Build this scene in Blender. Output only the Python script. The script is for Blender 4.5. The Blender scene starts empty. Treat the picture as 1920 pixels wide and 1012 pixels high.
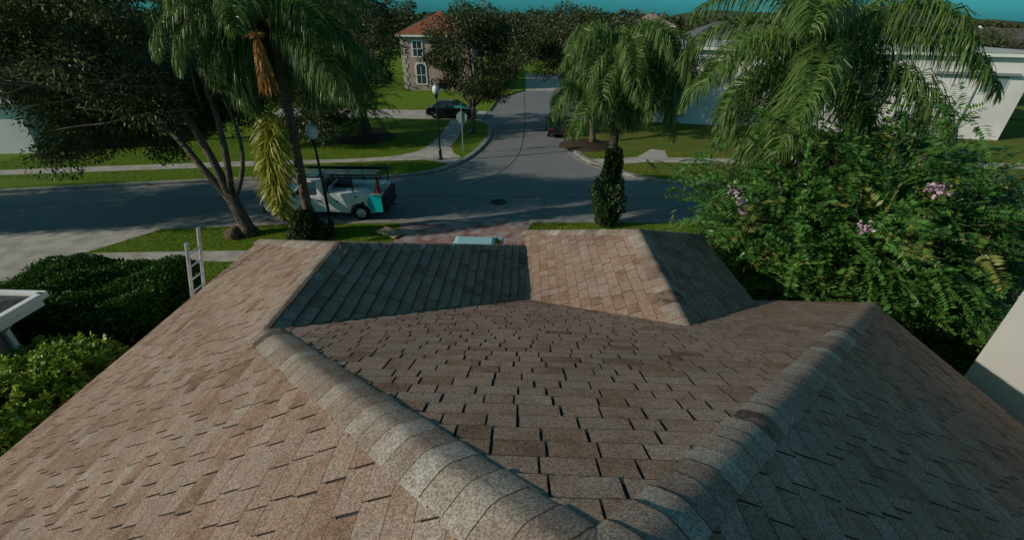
import bpy, bmesh, math, random
import numpy as np
from mathutils import Vector, Matrix

# ---------------------------------------------------------------- camera, world, sun
S = bpy.context.scene
C = S.collection
FPX, YAW, PITCH, ROLL, CAMH = 825.8, -0.0225, 0.5212, 0.0120, 8.0
cam_d = bpy.data.cameras.new('camera'); cam = bpy.data.objects.new('camera', cam_d); C.objects.link(cam)
cam_d.sensor_width = 36.0; cam_d.lens = 36.0 * FPX / 1920.0
cam_d.clip_start = 0.05; cam_d.clip_end = 3000
_f = Vector((math.sin(YAW) * math.cos(PITCH), math.cos(YAW) * math.cos(PITCH), -math.sin(PITCH)))
_r0 = Vector((math.cos(YAW), -math.sin(YAW), 0)); _u0 = _r0.cross(_f)
_r = _r0 * math.cos(ROLL) + _u0 * math.sin(ROLL); _u = -_r0 * math.sin(ROLL) + _u0 * math.cos(ROLL)
m = Matrix((_r, _u, -_f)).transposed().to_4x4(); m.translation = (0, 0, CAMH)
cam.matrix_world = m
S.camera = cam

SUN_EL, SUN_AZ = math.radians(23.6), math.radians(20.0)
SUN_DIR = Vector((-math.cos(SUN_EL) * math.cos(SUN_AZ), -math.cos(SUN_EL) * math.sin(SUN_AZ), math.sin(SUN_EL)))
w = bpy.data.worlds.new('World'); S.world = w; w.use_nodes = True
nt = w.node_tree; nt.nodes.clear()
sky = nt.nodes.new('ShaderNodeTexSky'); sky.sky_type = 'NISHITA'; sky.sun_disc = False
sky.sun_elevation = SUN_EL; sky.sun_rotation = math.atan2(SUN_DIR.x, SUN_DIR.y)
mul = nt.nodes.new('ShaderNodeMix'); mul.data_type = 'RGBA'; mul.blend_type = 'MULTIPLY'; mul.inputs[0].default_value = 1.0
tcw = nt.nodes.new('ShaderNodeTexCoord'); sxyz = nt.nodes.new('ShaderNodeSeparateXYZ'); rpw = nt.nodes.new('ShaderNodeMapRange')
rpw.inputs[1].default_value = 0.0; rpw.inputs[2].default_value = 0.45; rpw.interpolation_type = 'SMOOTHSTEP'
tnt = nt.nodes.new('ShaderNodeMix'); tnt.data_type = 'RGBA'
tnt.inputs['A'].default_value = (0.085, 0.58, 0.90, 1); tnt.inputs['B'].default_value = (0.42, 0.88, 0.80, 1)   # teal air low down, cooler above
nt.links.new(tcw.outputs['Generated'], sxyz.inputs[0]); nt.links.new(sxyz.outputs['Z'], rpw.inputs[0]); nt.links.new(rpw.outputs[0], tnt.inputs[0])
nt.links.new(tnt.outputs['Result'], mul.inputs['B'])
bg = nt.nodes.new('ShaderNodeBackground'); bg.inputs['Strength'].default_value = 0.088
wo = nt.nodes.new('ShaderNodeOutputWorld')
nt.links.new(sky.outputs[0], mul.inputs['A']); nt.links.new(mul.outputs['Result'], bg.inputs['Color']); nt.links.new(bg.outputs[0], wo.inputs[0])
sl = bpy.data.lights.new('sun', 'SUN'); sl.energy = 3.5; sl.angle = math.radians(0.5); sl.color = (1.0, 0.90, 0.77)
so = bpy.data.objects.new('sun', sl); C.objects.link(so); so.rotation_euler = SUN_DIR.to_track_quat('Z', 'Y').to_euler()
so.location = SUN_DIR * 60
S.view_settings.view_transform = 'Standard'; S.view_settings.look = 'None'
S.view_settings.exposure = 0.0; S.view_settings.gamma = 1.0; S.view_settings.use_curve_mapping = False

# ---------------------------------------------------------------- helpers
V = Vector
R = math.radians

def lnk(o):
    C.objects.link(o); return o

def tag(o, label=None, cat=None, group=None, kind=None):
    if label: o['label'] = label
    if cat: o['category'] = cat
    if group: o['group'] = group
    if kind: o['kind'] = kind
    return o

def thing(name, label, cat, loc=(0, 0, 0), rz=0.0, group=None):
    o = bpy.data.objects.new(name, None); o.empty_display_size = 0.3
    o.location = loc; o.rotation_euler = (0, 0, rz); lnk(o)
    return tag(o, label, cat, group)

def copy_tree(o, parent=None):
    c = o.copy(); C.objects.link(c)
    if parent: c.parent = parent
    for ch in list(o.children): copy_tree(ch, c)
    return c

class MB:
    """collects faces for ONE mesh object"""
    def __init__(s): s.v = []; s.f = []; s.sm = []
    def add(s, vs, fs, smooth=False):
        n = len(s.v); s.v += [tuple(p) for p in vs]
        for f in fs: s.f.append([i + n for i in f]); s.sm.append(smooth)
        return s
    def box(s, c, d, rz=0.0, M=None):
        x, y, z = d[0] / 2, d[1] / 2, d[2] / 2
        vs = [V((a * x, b * y, e * z)) for a in (-1, 1) for b in (-1, 1) for e in (-1, 1)]
        if M is None: M = Matrix.Rotation(rz, 3, 'Z')
        vs = [M @ p + V(c) for p in vs]
        return s.add(vs, [(0, 1, 3, 2), (4, 6, 7, 5), (0, 4, 5, 1), (2, 3, 7, 6), (0, 2, 6, 4), (1, 5, 7, 3)])
    def bx(s, x0, x1, y0, y1, z0, z1): return s.box(((x0 + x1) / 2, (y0 + y1) / 2, (z0 + z1) / 2), (x1 - x0, y1 - y0, z1 - z0))
    def bar(s, a, b, wd, ht=None):
        a, b = V(a), V(b); d = (b - a); L = d.length; d.normalize()
        up = V((0, 0, 1)) if abs(d.z) < .95 else V((0, 1, 0))
        x = d.cross(up).normalized(); u = x.cross(d)
        M = Matrix((d, x, u)).transposed()
        return s.box((a + b) / 2, (L, wd, ht or wd), M=M)
    def tube(s, path, rad, n=8, smooth=True, cap=True):
        path = [V(p) for p in path]
        if not hasattr(rad, '__len__'): rad = [rad] * len(path)
        vs = []; fs = []; prev = None
        for i, p in enumerate(path):
            d = (path[min(i + 1, len(path) - 1)] - path[max(i - 1, 0)]).normalized()
            if prev is None: prev = d.orthogonal().normalized()
            x = (prev - d * prev.dot(d)).normalized(); prev = x; y = d.cross(x)
            for k in range(n):
                a = 2 * math.pi * k / n; vs.append(p + (x * math.cos(a) + y * math.sin(a)) * rad[i])
        for i in range(len(path) - 1):
            for k in range(n):
                k2 = (k + 1) % n
                fs.append((i * n + k, i * n + k2, (i + 1) * n + k2, (i + 1) * n + k))
        if cap:
            fs.append(tuple(range(n - 1, -1, -1))); fs.append(tuple((len(path) - 1) * n + k for k in range(n)))
        return s.add(vs, fs, smooth)
    def lathe(s, prof, n=16, c=(0, 0, 0), smooth=True, M=None):
        vs = []; fs = []; c = V(c)
        for r, z in prof:
            for k in range(n):
                a = 2 * math.pi * k / n; p = V((r * math.cos(a), r * math.sin(a), z))
                vs.append((M @ p if M else p) + c)
        for i in range(len(prof) - 1):
            for k in range(n):
                k2 = (k + 1) % n; fs.append((i * n + k, i * n + k2, (i + 1) * n + k2, (i + 1) * n + k))
        if prof[0][0] > 1e-4: fs.append(tuple(range(n - 1, -1, -1)))
        if prof[-1][0] > 1e-4: fs.append(tuple((len(prof) - 1) * n + k for k in range(n)))
        return s.add(vs, fs, smooth)
    def prism(s, poly, z0, z1, smooth=False):
        n = len(poly); area = sum(poly[i][0] * poly[(i + 1) % n][1] - poly[(i + 1) % n][0] * poly[i][1] for i in range(n))
        if area < 0: poly = poly[::-1]
        vs = [(p[0], p[1], z0) for p in poly] + [(p[0], p[1], z1) for p in poly]
        fs = [tuple(range(n - 1, -1, -1)), tuple(range(n, 2 * n))] + [(i, (i + 1) % n, n + (i + 1) % n, n + i) for i in range(n)]
        return s.add(vs, fs, smooth)
    def extr(s, prof, y0, y1, taper=None):
        """profile in xz, extruded along y"""
        n = len(prof); area = sum(prof[i][0] * prof[(i + 1) % n][1] - prof[(i + 1) % n][0] * prof[i][1] for i in range(n))
        if area < 0: prof = prof[::-1]
        vs = [(p[0], y0, p[1]) for p in prof] + [(p[0], y1, p[1]) for p in prof]
        return s.add(vs, [tuple(range(n)), tuple(range(2 * n - 1, n - 1, -1))] + [(i, n + i, n + (i + 1) % n, (i + 1) % n) for i in range(n)])
    def build(s, name, mat, parent=None, world=False, bevel=0.0):
        me = bpy.data.meshes.new(name); vs = s.v
        if world and parent is not None:
            l = parent.location; vs = [(p[0] - l.x, p[1] - l.y, p[2] - l.z) for p in vs]
        me.from_pydata(vs, [], s.f); me.polygons.foreach_set('use_smooth', s.sm)
        me.materials.append(mat); me.update()
        o = lnk(bpy.data.objects.new(name, me))
        if parent is not None: o.parent = parent
        if bevel:
            b = o.modifiers.new('bevel', 'BEVEL'); b.width = bevel; b.segments = 2; b.limit_method = 'ANGLE'
        return o

def fast_mesh(name, co, quads, tint, mat, parent=None, smooth=False):
    me = bpy.data.meshes.new(name); n = len(co); q = len(quads)
    me.vertices.add(n); me.vertices.foreach_set('co', np.asarray(co, np.float32).ravel())
    me.loops.add(q * 4); me.loops.foreach_set('vertex_index', np.asarray(quads, np.int32).ravel())
    me.polygons.add(q); me.polygons.foreach_set('loop_start', np.arange(0, q * 4, 4, dtype=np.int32))
    me.update(calc_edges=True)
    a = me.attributes.new('tint', 'FLOAT', 'FACE'); a.data.foreach_set('value', np.asarray(tint, np.float32))
    if smooth: me.polygons.foreach_set('use_smooth', [True] * q)
    me.materials.append(mat)
    o = lnk(bpy.data.objects.new(name, me))
    if parent is not None: o.parent = parent
    return o

def nrm(a): return a / np.maximum(np.linalg.norm(a, axis=-1, keepdims=True), 1e-9)

def leaves(P, D, L, W, rng, droop=0.15):
    """rhombic leaves at P along D; returns co, quads"""
    n = len(P); D = nrm(D); r = rng.normal(size=(n, 3)); Sd = nrm(np.cross(D, r)); N = np.cross(Sd, D)
    L = np.broadcast_to(L, n)[:, None]; W = np.broadcast_to(W, n)[:, None]
    co = np.stack([P, P + D * L * .45 + Sd * W * .5 + N * W * .12, P + D * L - np.array([0, 0, 1]) * L * droop, P + D * L * .45 - Sd * W * .5 + N * W * .12], 1).reshape(-1, 3)
    return co, np.arange(n * 4).reshape(n, 4)

# ---------------------------------------------------------------- materials
def mat(name, col, rough=0.8, spec=0.3, metal=0.0, noise=None, bump=None, trans=0.0, coat=0.0):
    """noise = list of (scale, second colour, low, high); bump = (scale, strength, distance)"""
    mm = bpy.data.materials.new(name); mm.use_nodes = True; t = mm.node_tree; b = t.nodes['Principled BSDF']
    b.inputs['Roughness'].default_value = rough; b.inputs['Metallic'].default_value = metal
    b.inputs['Specular IOR Level'].default_value = spec; b.inputs['Base Color'].default_value = (*col, 1)
    if coat: b.inputs['Coat Weight'].default_value = coat
    tc = t.nodes.new('ShaderNodeTexCoord'); cur = None
    for i, (sc, c2, lo, hi) in enumerate(noise or []):
        nz = t.nodes.new('ShaderNodeTexNoise'); nz.inputs['Scale'].default_value = sc; nz.inputs['Detail'].default_value = 4
        t.links.new(tc.outputs['Object'], nz.inputs['Vector'])
        mr = t.nodes.new('ShaderNodeMapRange'); mr.inputs[1].default_value = lo; mr.inputs[2].default_value = hi
        t.links.new(nz.outputs[0], mr.inputs[0])
        mx = t.nodes.new('ShaderNodeMix'); mx.data_type = 'RGBA'; mx.inputs['B'].default_value = (*c2, 1)
        if cur: t.links.new(cur, mx.inputs['A'])
        else: mx.inputs['A'].default_value = (*col, 1)
        t.links.new(mr.outputs[0], mx.inputs[0]); cur = mx.outputs['Result']
    if cur: t.links.new(cur, b.inputs['Base Color'])
    if bump:
        nz = t.nodes.new('ShaderNodeTexNoise'); nz.inputs['Scale'].default_value = bump[0]; nz.inputs['Detail'].default_value = 5
        t.links.new(tc.outputs['Object'], nz.inputs['Vector'])
        bp = t.nodes.new('ShaderNodeBump'); bp.inputs['Strength'].default_value = bump[1]; bp.inputs['Distance'].default_value = bump[2]
        t.links.new(nz.outputs[0], bp.inputs['Height']); t.links.new(bp.outputs[0], b.inputs['Normal'])
    return mm

def ramp_node(t, stops):
    r = t.nodes.new('ShaderNodeValToRGB'); e = r.color_ramp.elements
    e[0].position, e[0].color = stops[0][0], (*stops[0][1], 1); e[1].position, e[1].color = stops[-1][0], (*stops[-1][1], 1)
    for p, c in stops[1:-1]:
        q = e.new(p); q.color = (*c, 1)
    return r

def leafmat(name, stops, rough=0.45, transl=0.25, spec=0.4):
    mm = bpy.data.materials.new(name); mm.use_nodes = True; t = mm.node_tree; b = t.nodes['Principled BSDF']
    at = t.nodes.new('ShaderNodeAttribute'); at.attribute_name = 'tint'
    r = ramp_node(t, stops); t.links.new(at.outputs['Fac'], r.inputs[0]); t.links.new(r.outputs[0], b.inputs['Base Color'])
    b.inputs['Roughness'].default_value = rough; b.inputs['Specular IOR Level'].default_value = spec
    tr = t.nodes.new('ShaderNodeBsdfTranslucent'); t.links.new(r.outputs[0], tr.inputs['Color'])
    mx = t.nodes.new('ShaderNodeMixShader'); mx.inputs[0].default_value = transl
    out = t.nodes['Material Output']
    t.links.new(b.outputs[0], mx.inputs[1]); t.links.new(tr.outputs[0], mx.inputs[2]); t.links.new(mx.outputs[0], out.inputs[0])
    return mm

def shinglemat(name, stops, grain=1.0):
    mm = bpy.data.materials.new(name); mm.use_nodes = True; t = mm.node_tree; b = t.nodes['Principled BSDF']
    b.inputs['Roughness'].default_value = 0.92; b.inputs['Specular IOR Level'].default_value = 0.12
    tc = t.nodes.new('ShaderNodeTexCoord')
    at = t.nodes.new('ShaderNodeAttribute'); at.attribute_name = 'tint'
    n1 = t.nodes.new('ShaderNodeTexNoise'); n1.inputs['Scale'].default_value = 5.0; n1.inputs['Detail'].default_value = 8; n1.inputs['Roughness'].default_value = .65
    t.links.new(tc.outputs['Object'], n1.inputs['Vector'])
    ad = t.nodes.new('ShaderNodeMath'); ad.operation = 'MULTIPLY_ADD'; ad.inputs[1].default_value = 1.1; ad.inputs[2].default_value = -0.55
    t.links.new(n1.outputs[0], ad.inputs[0])
    ad2 = t.nodes.new('ShaderNodeMath'); ad2.operation = 'ADD'
    t.links.new(ad.outputs[0], ad2.inputs[0]); t.links.new(at.outputs['Fac'], ad2.inputs[1])
    r = ramp_node(t, stops); t.links.new(ad2.outputs[0], r.inputs[0])
    # mineral granules
    vo = t.nodes.new('ShaderNodeTexVoronoi'); vo.inputs['Scale'].default_value = 120
    t.links.new(tc.outputs['Object'], vo.inputs['Vector'])
    sp = t.nodes.new('ShaderNodeSeparateColor'); t.links.new(vo.outputs['Color'], sp.inputs[0])
    mr = t.nodes.new('ShaderNodeMapRange'); mr.inputs[3].default_value = 1 - .42 * grain; mr.inputs[4].default_value = 1 + .45 * grain
    t.links.new(sp.outputs[0], mr.inputs[0])
    n2 = t.nodes.new('ShaderNodeTexNoise'); n2.inputs['Scale'].default_value = 1.1; n2.inputs['Detail'].default_value = 6
    t.links.new(tc.outputs['Object'], n2.inputs['Vector'])
    mr2 = t.nodes.new('ShaderNodeMapRange'); mr2.inputs[1].default_value = .3; mr2.inputs[2].default_value = .7; mr2.inputs[3].default_value = .80; mr2.inputs[4].default_value = 1.04
    t.links.new(n2.outputs[0], mr2.inputs[0])
    mu = t.nodes.new('ShaderNodeMath'); mu.operation = 'MULTIPLY'; t.links.new(mr.outputs[0], mu.inputs[0]); t.links.new(mr2.outputs[0], mu.inputs[1])
    sc = t.nodes.new('ShaderNodeVectorMath'); sc.operation = 'SCALE'
    t.links.new(r.outputs[0], sc.inputs[0]); t.links.new(mu.outputs[0], sc.inputs['Scale']); t.links.new(sc.outputs[0], b.inputs['Base Color'])
    bp = t.nodes.new('ShaderNodeBump'); bp.inputs['Strength'].default_value = 0.5; bp.inputs['Distance'].default_value = 0.004
    t.links.new(sp.outputs[0], bp.inputs['Height']); t.links.new(bp.outputs[0], b.inputs['Normal'])
    return mm

def brickmat(name, c1, c2, mortar, sc=4.0, wv=None):
    mm = bpy.data.materials.new(name); mm.use_nodes = True; t = mm.node_tree; b = t.nodes['Principled BSDF']
    tc = t.nodes.new('ShaderNodeTexCoord'); br = t.nodes.new('ShaderNodeTexBrick')
    br.inputs['Color1'].default_value = (*c1, 1); br.inputs['Color2'].default_value = (*c2, 1); br.inputs['Mortar'].default_value = (*mortar, 1)
    br.inputs['Scale'].default_value = sc; br.inputs['Mortar Size'].default_value = .03
    t.links.new(tc.outputs['Object'], br.inputs['Vector'])
    nz = t.nodes.new('ShaderNodeTexNoise'); nz.inputs['Scale'].default_value = 1.6; nz.inputs['Detail'].default_value = 6
    t.links.new(tc.outputs['Object'], nz.inputs['Vector'])
    mr = t.nodes.new('ShaderNodeMapRange'); mr.inputs[1].default_value = .40; mr.inputs[2].default_value = .60; mr.inputs[4].default_value = .85
    t.links.new(nz.outputs[0], mr.inputs[0])
    mx = t.nodes.new('ShaderNodeMix'); mx.data_type = 'RGBA'; mx.inputs['B'].default_value = (.34, .28, .26, 1)  # pale wash over the bricks, with dappled sunlight painted into it
    t.links.new(mr.outputs[0], mx.inputs[0]); t.links.new(br.outputs[0], mx.inputs['A']); t.links.new(mx.outputs['Result'], b.inputs['Base Color'])
    b.inputs['Roughness'].default_value = .85
    return mm

def glassmat(name, col):
    return mat(name, col, rough=0.08, spec=0.6)

SH_STOPS = [(0.0, (.085, .058, .045)), (.04, (.15, .095, .068)), (.25, (.235, .145, .098)), (.5, (.305, .205, .155)), (.75, (.315, .235, .188)), (1.0, (.36, .30, .245))]
M_SH = shinglemat('asphalt_shingle', SH_STOPS)
M_CAP = shinglemat('cap_shingle', [(0.0, (.09, .062, .048)), (.05, (.17, .12, .092)), (.4, (.25, .187, .148)), (.7, (.30, .245, .20)), (1.0, (.39, .345, .295))])
M_DECK = mat('roof_felt', (.035, .03, .028), .9)
M_ASPH = mat('asphalt', (.185, .19, .19), .9, .2, noise=[(1.2, (.22, .22, .218), .4, .7), (60, (.13, .135, .135), .45, .75), (.25, (.165, .172, .174), .45, .6)], bump=(120, .3, .01))
M_CONC = mat('concrete', (.42, .385, .34), .85, .2, noise=[(1.5, (.28, .255, .22), .42, .65), (20, (.42, .39, .34), .5, .8)], bump=(60, .2, .01))
M_KERB = mat('kerb_concrete', (.28, .26, .235), .85, .2, noise=[(2.5, (.19, .18, .165), .42, .62)], bump=(40, .3, .01))
M_GRASS = mat('lawn_grass', (.135, .225, .014), .9, .1, noise=[(1.1, (.19, .235, .022), .42, .62), (9, (.075, .15, .012), .45, .65), (70, (.15, .24, .03), .5, .72), (160, (.06, .12, .01), .48, .7)], bump=(55, 1.0, .06))
M_DRYGRASS = mat('dry_lawn_grass', (.13, .19, .022), .9, .1, noise=[(1.0, (.21, .19, .045), .42, .62), (9, (.07, .11, .018), .45, .65), (120, (.05, .08, .012), .48, .7)], bump=(55, 1.0, .06))
M_MULCH = mat('mulch', (.045, .032, .022), .95, .1, noise=[(14, (.09, .06, .04), .45, .65)], bump=(30, .8, .04))
M_PAVER = brickmat('brick_paver', (.22, .075, .07), (.30, .13, .11), (.10, .06, .055), 2.6)
M_WHITE = mat('white_paint', (.74, .73, .70), .6, .3, noise=[(.7, (.64, .63, .60), .45, .7)])
M_STUCCO = mat('white_stucco', (.70, .67, .63), .85, .2, noise=[(.5, (.58, .56, .53), .42, .7)], bump=(80, .25, .01))
M_GREYST = mat('pale_grey_stucco', (.42, .41, .38), .9, .15, noise=[(.5, (.36, .35, .325), .42, .7)], bump=(80, .25, .01))
M_TANST = mat('tan_stucco', (.40, .29, .25), .85, .2, noise=[(.6, (.34, .25, .215), .42, .7)], bump=(80, .25, .01))
M_CREAM = mat('cream_stucco', (.50, .43, .35), .85, .2, noise=[(.6, (.42, .36, .30), .42, .7)])
M_TILE = mat('red_roof_tile', (.25, .085, .045), .8, .2, noise=[(2, (.19, .06, .035), .42, .65), (14, (.31, .12, .07), .5, .75)], bump=(8, .5, .04))
M_BROOF = mat('brown_shingle_roof', (.115, .09, .075), .9, .15, noise=[(.6, (.15, .12, .10), .42, .65), (10, (.08, .065, .055), .5, .75)], bump=(12, .4, .03))
M_GROOF = mat('grey_shingle_roof', (.10, .10, .10), .9, .15, noise=[(.6, (.14, .14, .14), .42, .65), (10, (.07, .07, .07), .5, .75)], bump=(12, .4, .03))
M_TROOF = mat('tan_tile_roof', (.36, .25, .19), .85, .15, noise=[(.6, (.30, .20, .15), .42, .65), (6, (.40, .29, .22), .5, .75)], bump=(6, .5, .04))
M_SOLAR = mat('solar_panel', (.02, .16, .24), .25, .6, noise=[(3, (.03, .20, .28), .4, .6)])
M_GLASS = glassmat('window_glass', (.03, .045, .05))
M_BLACK = mat('black_metal', (.018, .02, .022), .45, .4)
M_DARKPL = mat('black_plastic', (.02, .02, .02), .6, .3)
M_TYRE = mat('tyre_rubber', (.018, .018, .018), .85, .2)
M_ALU = mat('aluminium', (.68, .69, .70), .45, .5, metal=.35, noise=[(9, (.45, .46, .48), .42, .7)])
M_RIM = mat('rim_metal', (.55, .56, .57), .35, .5, metal=.5)
M_POSTG = mat('galvanised_post', (.30, .31, .30), .55, .4, metal=.3)
M_GLOBE = mat('lamp_globe', (.58, .62, .62), .35, .5)
M_BARK = mat('bark', (.11, .085, .065), .9, .1, noise=[(5, (.18, .15, .12), .42, .65), (22, (.07, .05, .035), .45, .65)], bump=(18, 1.0, .05))
M_PBARK = mat('palm_bark', (.105, .075, .055), .9, .15, noise=[(7, (.17, .13, .10), .42, .65)], bump=(14, .9, .05))
M_OAK = leafmat('oak_leaf', [(0, (.035, .05, .016)), (.5, (.075, .10, .03)), (.85, (.13, .16, .055)), (1, (.18, .20, .085))], .58, .28, .25)
M_DTREE = leafmat('dark_tree_leaf', [(0, (.028, .038, .012)), (.5, (.058, .074, .02)), (.85, (.10, .115, .034)), (1, (.15, .16, .06))], .5, .2)
M_PALM = leafmat('palm_leaflet', [(0, (.045, .085, .018)), (.5, (.10, .17, .035)), (.85, (.17, .25, .065)), (1, (.26, .32, .12))], .42, .35, .3)
M_YPALM = leafmat('yellow_palm_leaflet', [(0, (.14, .15, .012)), (.5, (.30, .29, .022)), (1, (.45, .41, .07))], .45, .4)
M_ORANGE = leafmat('orange_palm_fruit', [(0, (.24, .09, .015)), (.5, (.52, .25, .05)), (1, (.62, .42, .14))], .6, .3)
M_MYRT = leafmat('crape_myrtle_leaf', [(0, (.035, .10, .018)), (.5, (.085, .20, .04)), (.85, (.14, .29, .065)), (1, (.28, .26, .07))], .38, .38, .4)
M_HEDGE = leafmat('hedge_leaf', [(0, (.02, .055, .008)), (.5, (.04, .10, .013)), (1, (.07, .16, .022))], .6, .2, .2)
M_SHRUB = leafmat('shrub_leaf', [(0, (.08, .13, .012)), (.5, (.20, .30, .03)), (1, (.34, .43, .07))], .42, .38)
M_IVY = leafmat('ivy_leaf', [(0, (.018, .04, .010)), (.5, (.04, .075, .02)), (1, (.08, .13, .03))], .45, .2)
M_PINK = leafmat('pink_blossom', [(0, (.46, .26, .36)), (.5, (.60, .38, .48)), (1, (.72, .54, .60))], .6, .3)
M_FARW = leafmat('far_wood_leaf', [(0, (.03, .038, .014)), (.5, (.055, .062, .022)), (1, (.095, .095, .036))], .7, .1, .2)
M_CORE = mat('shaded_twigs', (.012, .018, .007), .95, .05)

# ---------------------------------------------------------------- ground, roads, pavements
def sheet(name, poly, z, material, z0=None, kind='structure'):
    mb = MB()
    if z0 is None:
        n = len(poly); ar = sum(poly[i][0] * poly[(i + 1) % n][1] - poly[(i + 1) % n][0] * poly[i][1] for i in range(n))
        if ar < 0: poly = poly[::-1]
        mb.add([(p[0], p[1], z) for p in poly], [tuple(range(n))])
    else: mb.prism(poly, z0, z)
    o = mb.build(name, material); o['kind'] = kind; return o

def strip(name, line, w0, w1, z, z0, material):
    """band between offsets w0..w1 left of a polyline"""
    mb = MB(); pts = [V((p[0], p[1], 0)) for p in line]; a = []; b = []
    for i, p in enumerate(pts):
        d = (pts[min(i + 1, len(pts) - 1)] - pts[max(i - 1, 0)]).normalized(); n = V((-d.y, d.x, 0))
        a.append(p + n * w0); b.append(p + n * w1)
    vs = []; fs = []
    for p, q in zip(a, b): vs += [(p.x, p.y, z0), (p.x, p.y, z), (q.x, q.y, z), (q.x, q.y, z0)]
    for i in range(len(pts) - 1):
        k = i * 4; l = k + 4
        for j in range(4): fs.append((k + j, l + j, l + (j + 1) % 4, k + (j + 1) % 4))
    mb.add(vs, fs); o = mb.build(name, material); o['kind'] = 'structure'; return o

def smooth_line(p, it=2):
    for _ in range(it):
        q = [p[0]]
        for a, b in zip(p[:-1], p[1:]):
            q += [(a[0] * .75 + b[0] * .25, a[1] * .75 + b[1] * .25), (a[0] * .25 + b[0] * .75, a[1] * .25 + b[1] * .75)]
        q.append(p[-1]); p = q
    return p

RZ = -0.13   # road level; lawns lie at about 0
sheet('ground', [(-900, -300), (900, -300), (900, 1500), (-900, 1500)], RZ - .02, M_GRASS)
near_k = [(-120, 4), (-60, 10.2), (-21.6, 16.0), (-15.6, 17.0), (-10.8, 17.7), (-5.6, 18.2), (.2, 18.5), (7.6, 18.9), (16, 19.1), (60, 19.4), (120, 19.5)]
left_k = smooth_line([(-120, 0.5), (-60, 13.4), (-26.7, 20.8), (-20.9, 22.3), (-14.5, 23.7), (-8.4, 24.0), (-5.3, 25.3), (-3.8, 27.7), (-2.9, 31.4), (-2.5, 35.6), (-2.9, 39.1), (-3.9, 40.6)], 2)
right_k = smooth_line([(120, 24.4), (60, 24.3), (9.6, 24.1), (7.9, 24.4), (6.3, 25.5), (4.7, 27.7), (3.7, 29.3), (3.3, 33.4), (3.5, 38), (4.2, 41.5)], 2)
sheet('road', [(-125, -3), (-125, 12), (-60, 22), (-25, 26), (-9, 29), (-7, 45), (-7, 62), (30, 62), (30, 46), (10, 45), (10, 30), (125, 30), (125, 15), (20, 15), (-10, 15), (-60, 6)], RZ, M_ASPH)
sheet('near_lawn', near_k + [(120, -90), (-120, -90)], 0.0, M_GRASS, RZ - .03)
sheet('far_left_lawn', left_k + [(-24, 40.9), (-70, 41), (-125, 41)], 0.0, M_GRASS, RZ - .03)
sheet('far_right_lawn', right_k + [(14, 41.7), (120, 41.7)], 0.0, M_DRYGRASS, RZ - .03)
strip('near_kerb', near_k, -.30, 0.04, .012, RZ - .03, M_KERB)
strip('near_gutter', near_k, .04, .42, RZ + .012, RZ - .03, M_KERB)
strip('far_left_kerb', left_k, -.04, .28, .012, RZ - .03, M_KERB)
strip('far_left_gutter', left_k, -.42, -.04, RZ + .012, RZ - .03, M_KERB)
strip('far_right_kerb', right_k, -.28, .04, .012, RZ - .03, M_KERB)
strip('far_right_gutter', right_k, .04, .42, RZ + .012, RZ - .03, M_KERB)
# far side pavement that curls round the corner
sheet('far_left_pavement', smooth_line([(-110, 6.3), (-60, 17.0), (-30.4, 24.1), (-26.3, 25.0), (-22, 25.8), (-16.7, 26.9), (-11.2, 27.6), (-8.4, 28.5), (-6.9, 30.2), (-6.4, 34.4), (-6.5, 40.85)], 1)
      + [(-5.1, 40.85), (-5.0, 34.4), (-5.15, 31.2), (-4.7, 29.6), (-3.9, 28.3), (-4.4, 26.9), (-6.2, 27.75), (-8.4, 27.5), (-12.7, 26.6), (-21.5, 24.8), (-29.6, 23.2), (-60, 15.8), (-110, 5.2)], .006, M_CONC)
sheet('far_right_pavement', [(4.0, 26.6 + 1.2), (4.6, 28.7), (7.6, 29.4), (9.0, 31.5), (9.9, 31.2), (9.6, 29.4), (60, 29.6), (120, 29.6), (120, 28.3), (60, 28.3), (9.9, 28.2), (7.9, 28.2), (5.6, 27.5), (5.0, 27.0)], .006, M_CONC)
# our pavement, the neighbour's driveway, our paver drive
sheet('near_pavement', [(-110, 1), (-60, 7.6), (-18.6, 13.2), (-12.8, 14.0), (-5.2, 14.2), (-5.2, 15.1), (-10.9, 14.95), (-13.3, 14.75), (-18.4, 14.3), (-60, 8.7), (-110, 2.2)], .006, M_CONC)
sheet('neighbour_driveway', [(-22.4, 15.85), (-15.1, 17.05), (-16.1, 15.4), (-17.2, 13.6), (-17.8, 11.5), (-18, 3), (-23.5, 3), (-23.5, 12), (-24.2, 15.55)], .010, M_CONC)
sheet('paver_driveway', [(-5.2, 9.0), (.2, 9.0), (.2, 17.2), (.55, 18.49), (-5.5, 18.19), (-5.2, 17.0)], .010, M_PAVER)
sheet('cross_driveway', [(-3.9, 40.6), (-24, 40.9), (-24, 45.5), (-3.6, 45.5)], -.1, M_CONC, RZ - .02)
sheet('right_cross_driveway', [(4.2, 41.6), (16, 41.7), (16, 45.4), (4.2, 45.4)], -.1, M_CONC, RZ - .02)
sheet('far_lawn_left', [(-3.4, 45.5), (-2.9, 54), (.1, 60.2), (.0, 78), (-2, 110), (-125, 110), (-125, 45.5)], 0, M_GRASS, RZ - .03)
sheet('far_lawn_right', [(9, 45.4), (9, 52), (14, 60), (60, 62), (125, 62), (125, 45.4)], 0, M_DRYGRASS, RZ - .03)
sheet('far_lawn_end', [(4.6, 60.2), (5.3, 78), (5, 110), (125, 110), (125, 66), (30, 62)], 0, M_DRYGRASS, RZ - .03)
sheet('end_driveway', [(.1, 60.0), (4.6, 60.0), (5.3, 78), (0, 78)], .0, M_CONC, RZ - .03)

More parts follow.
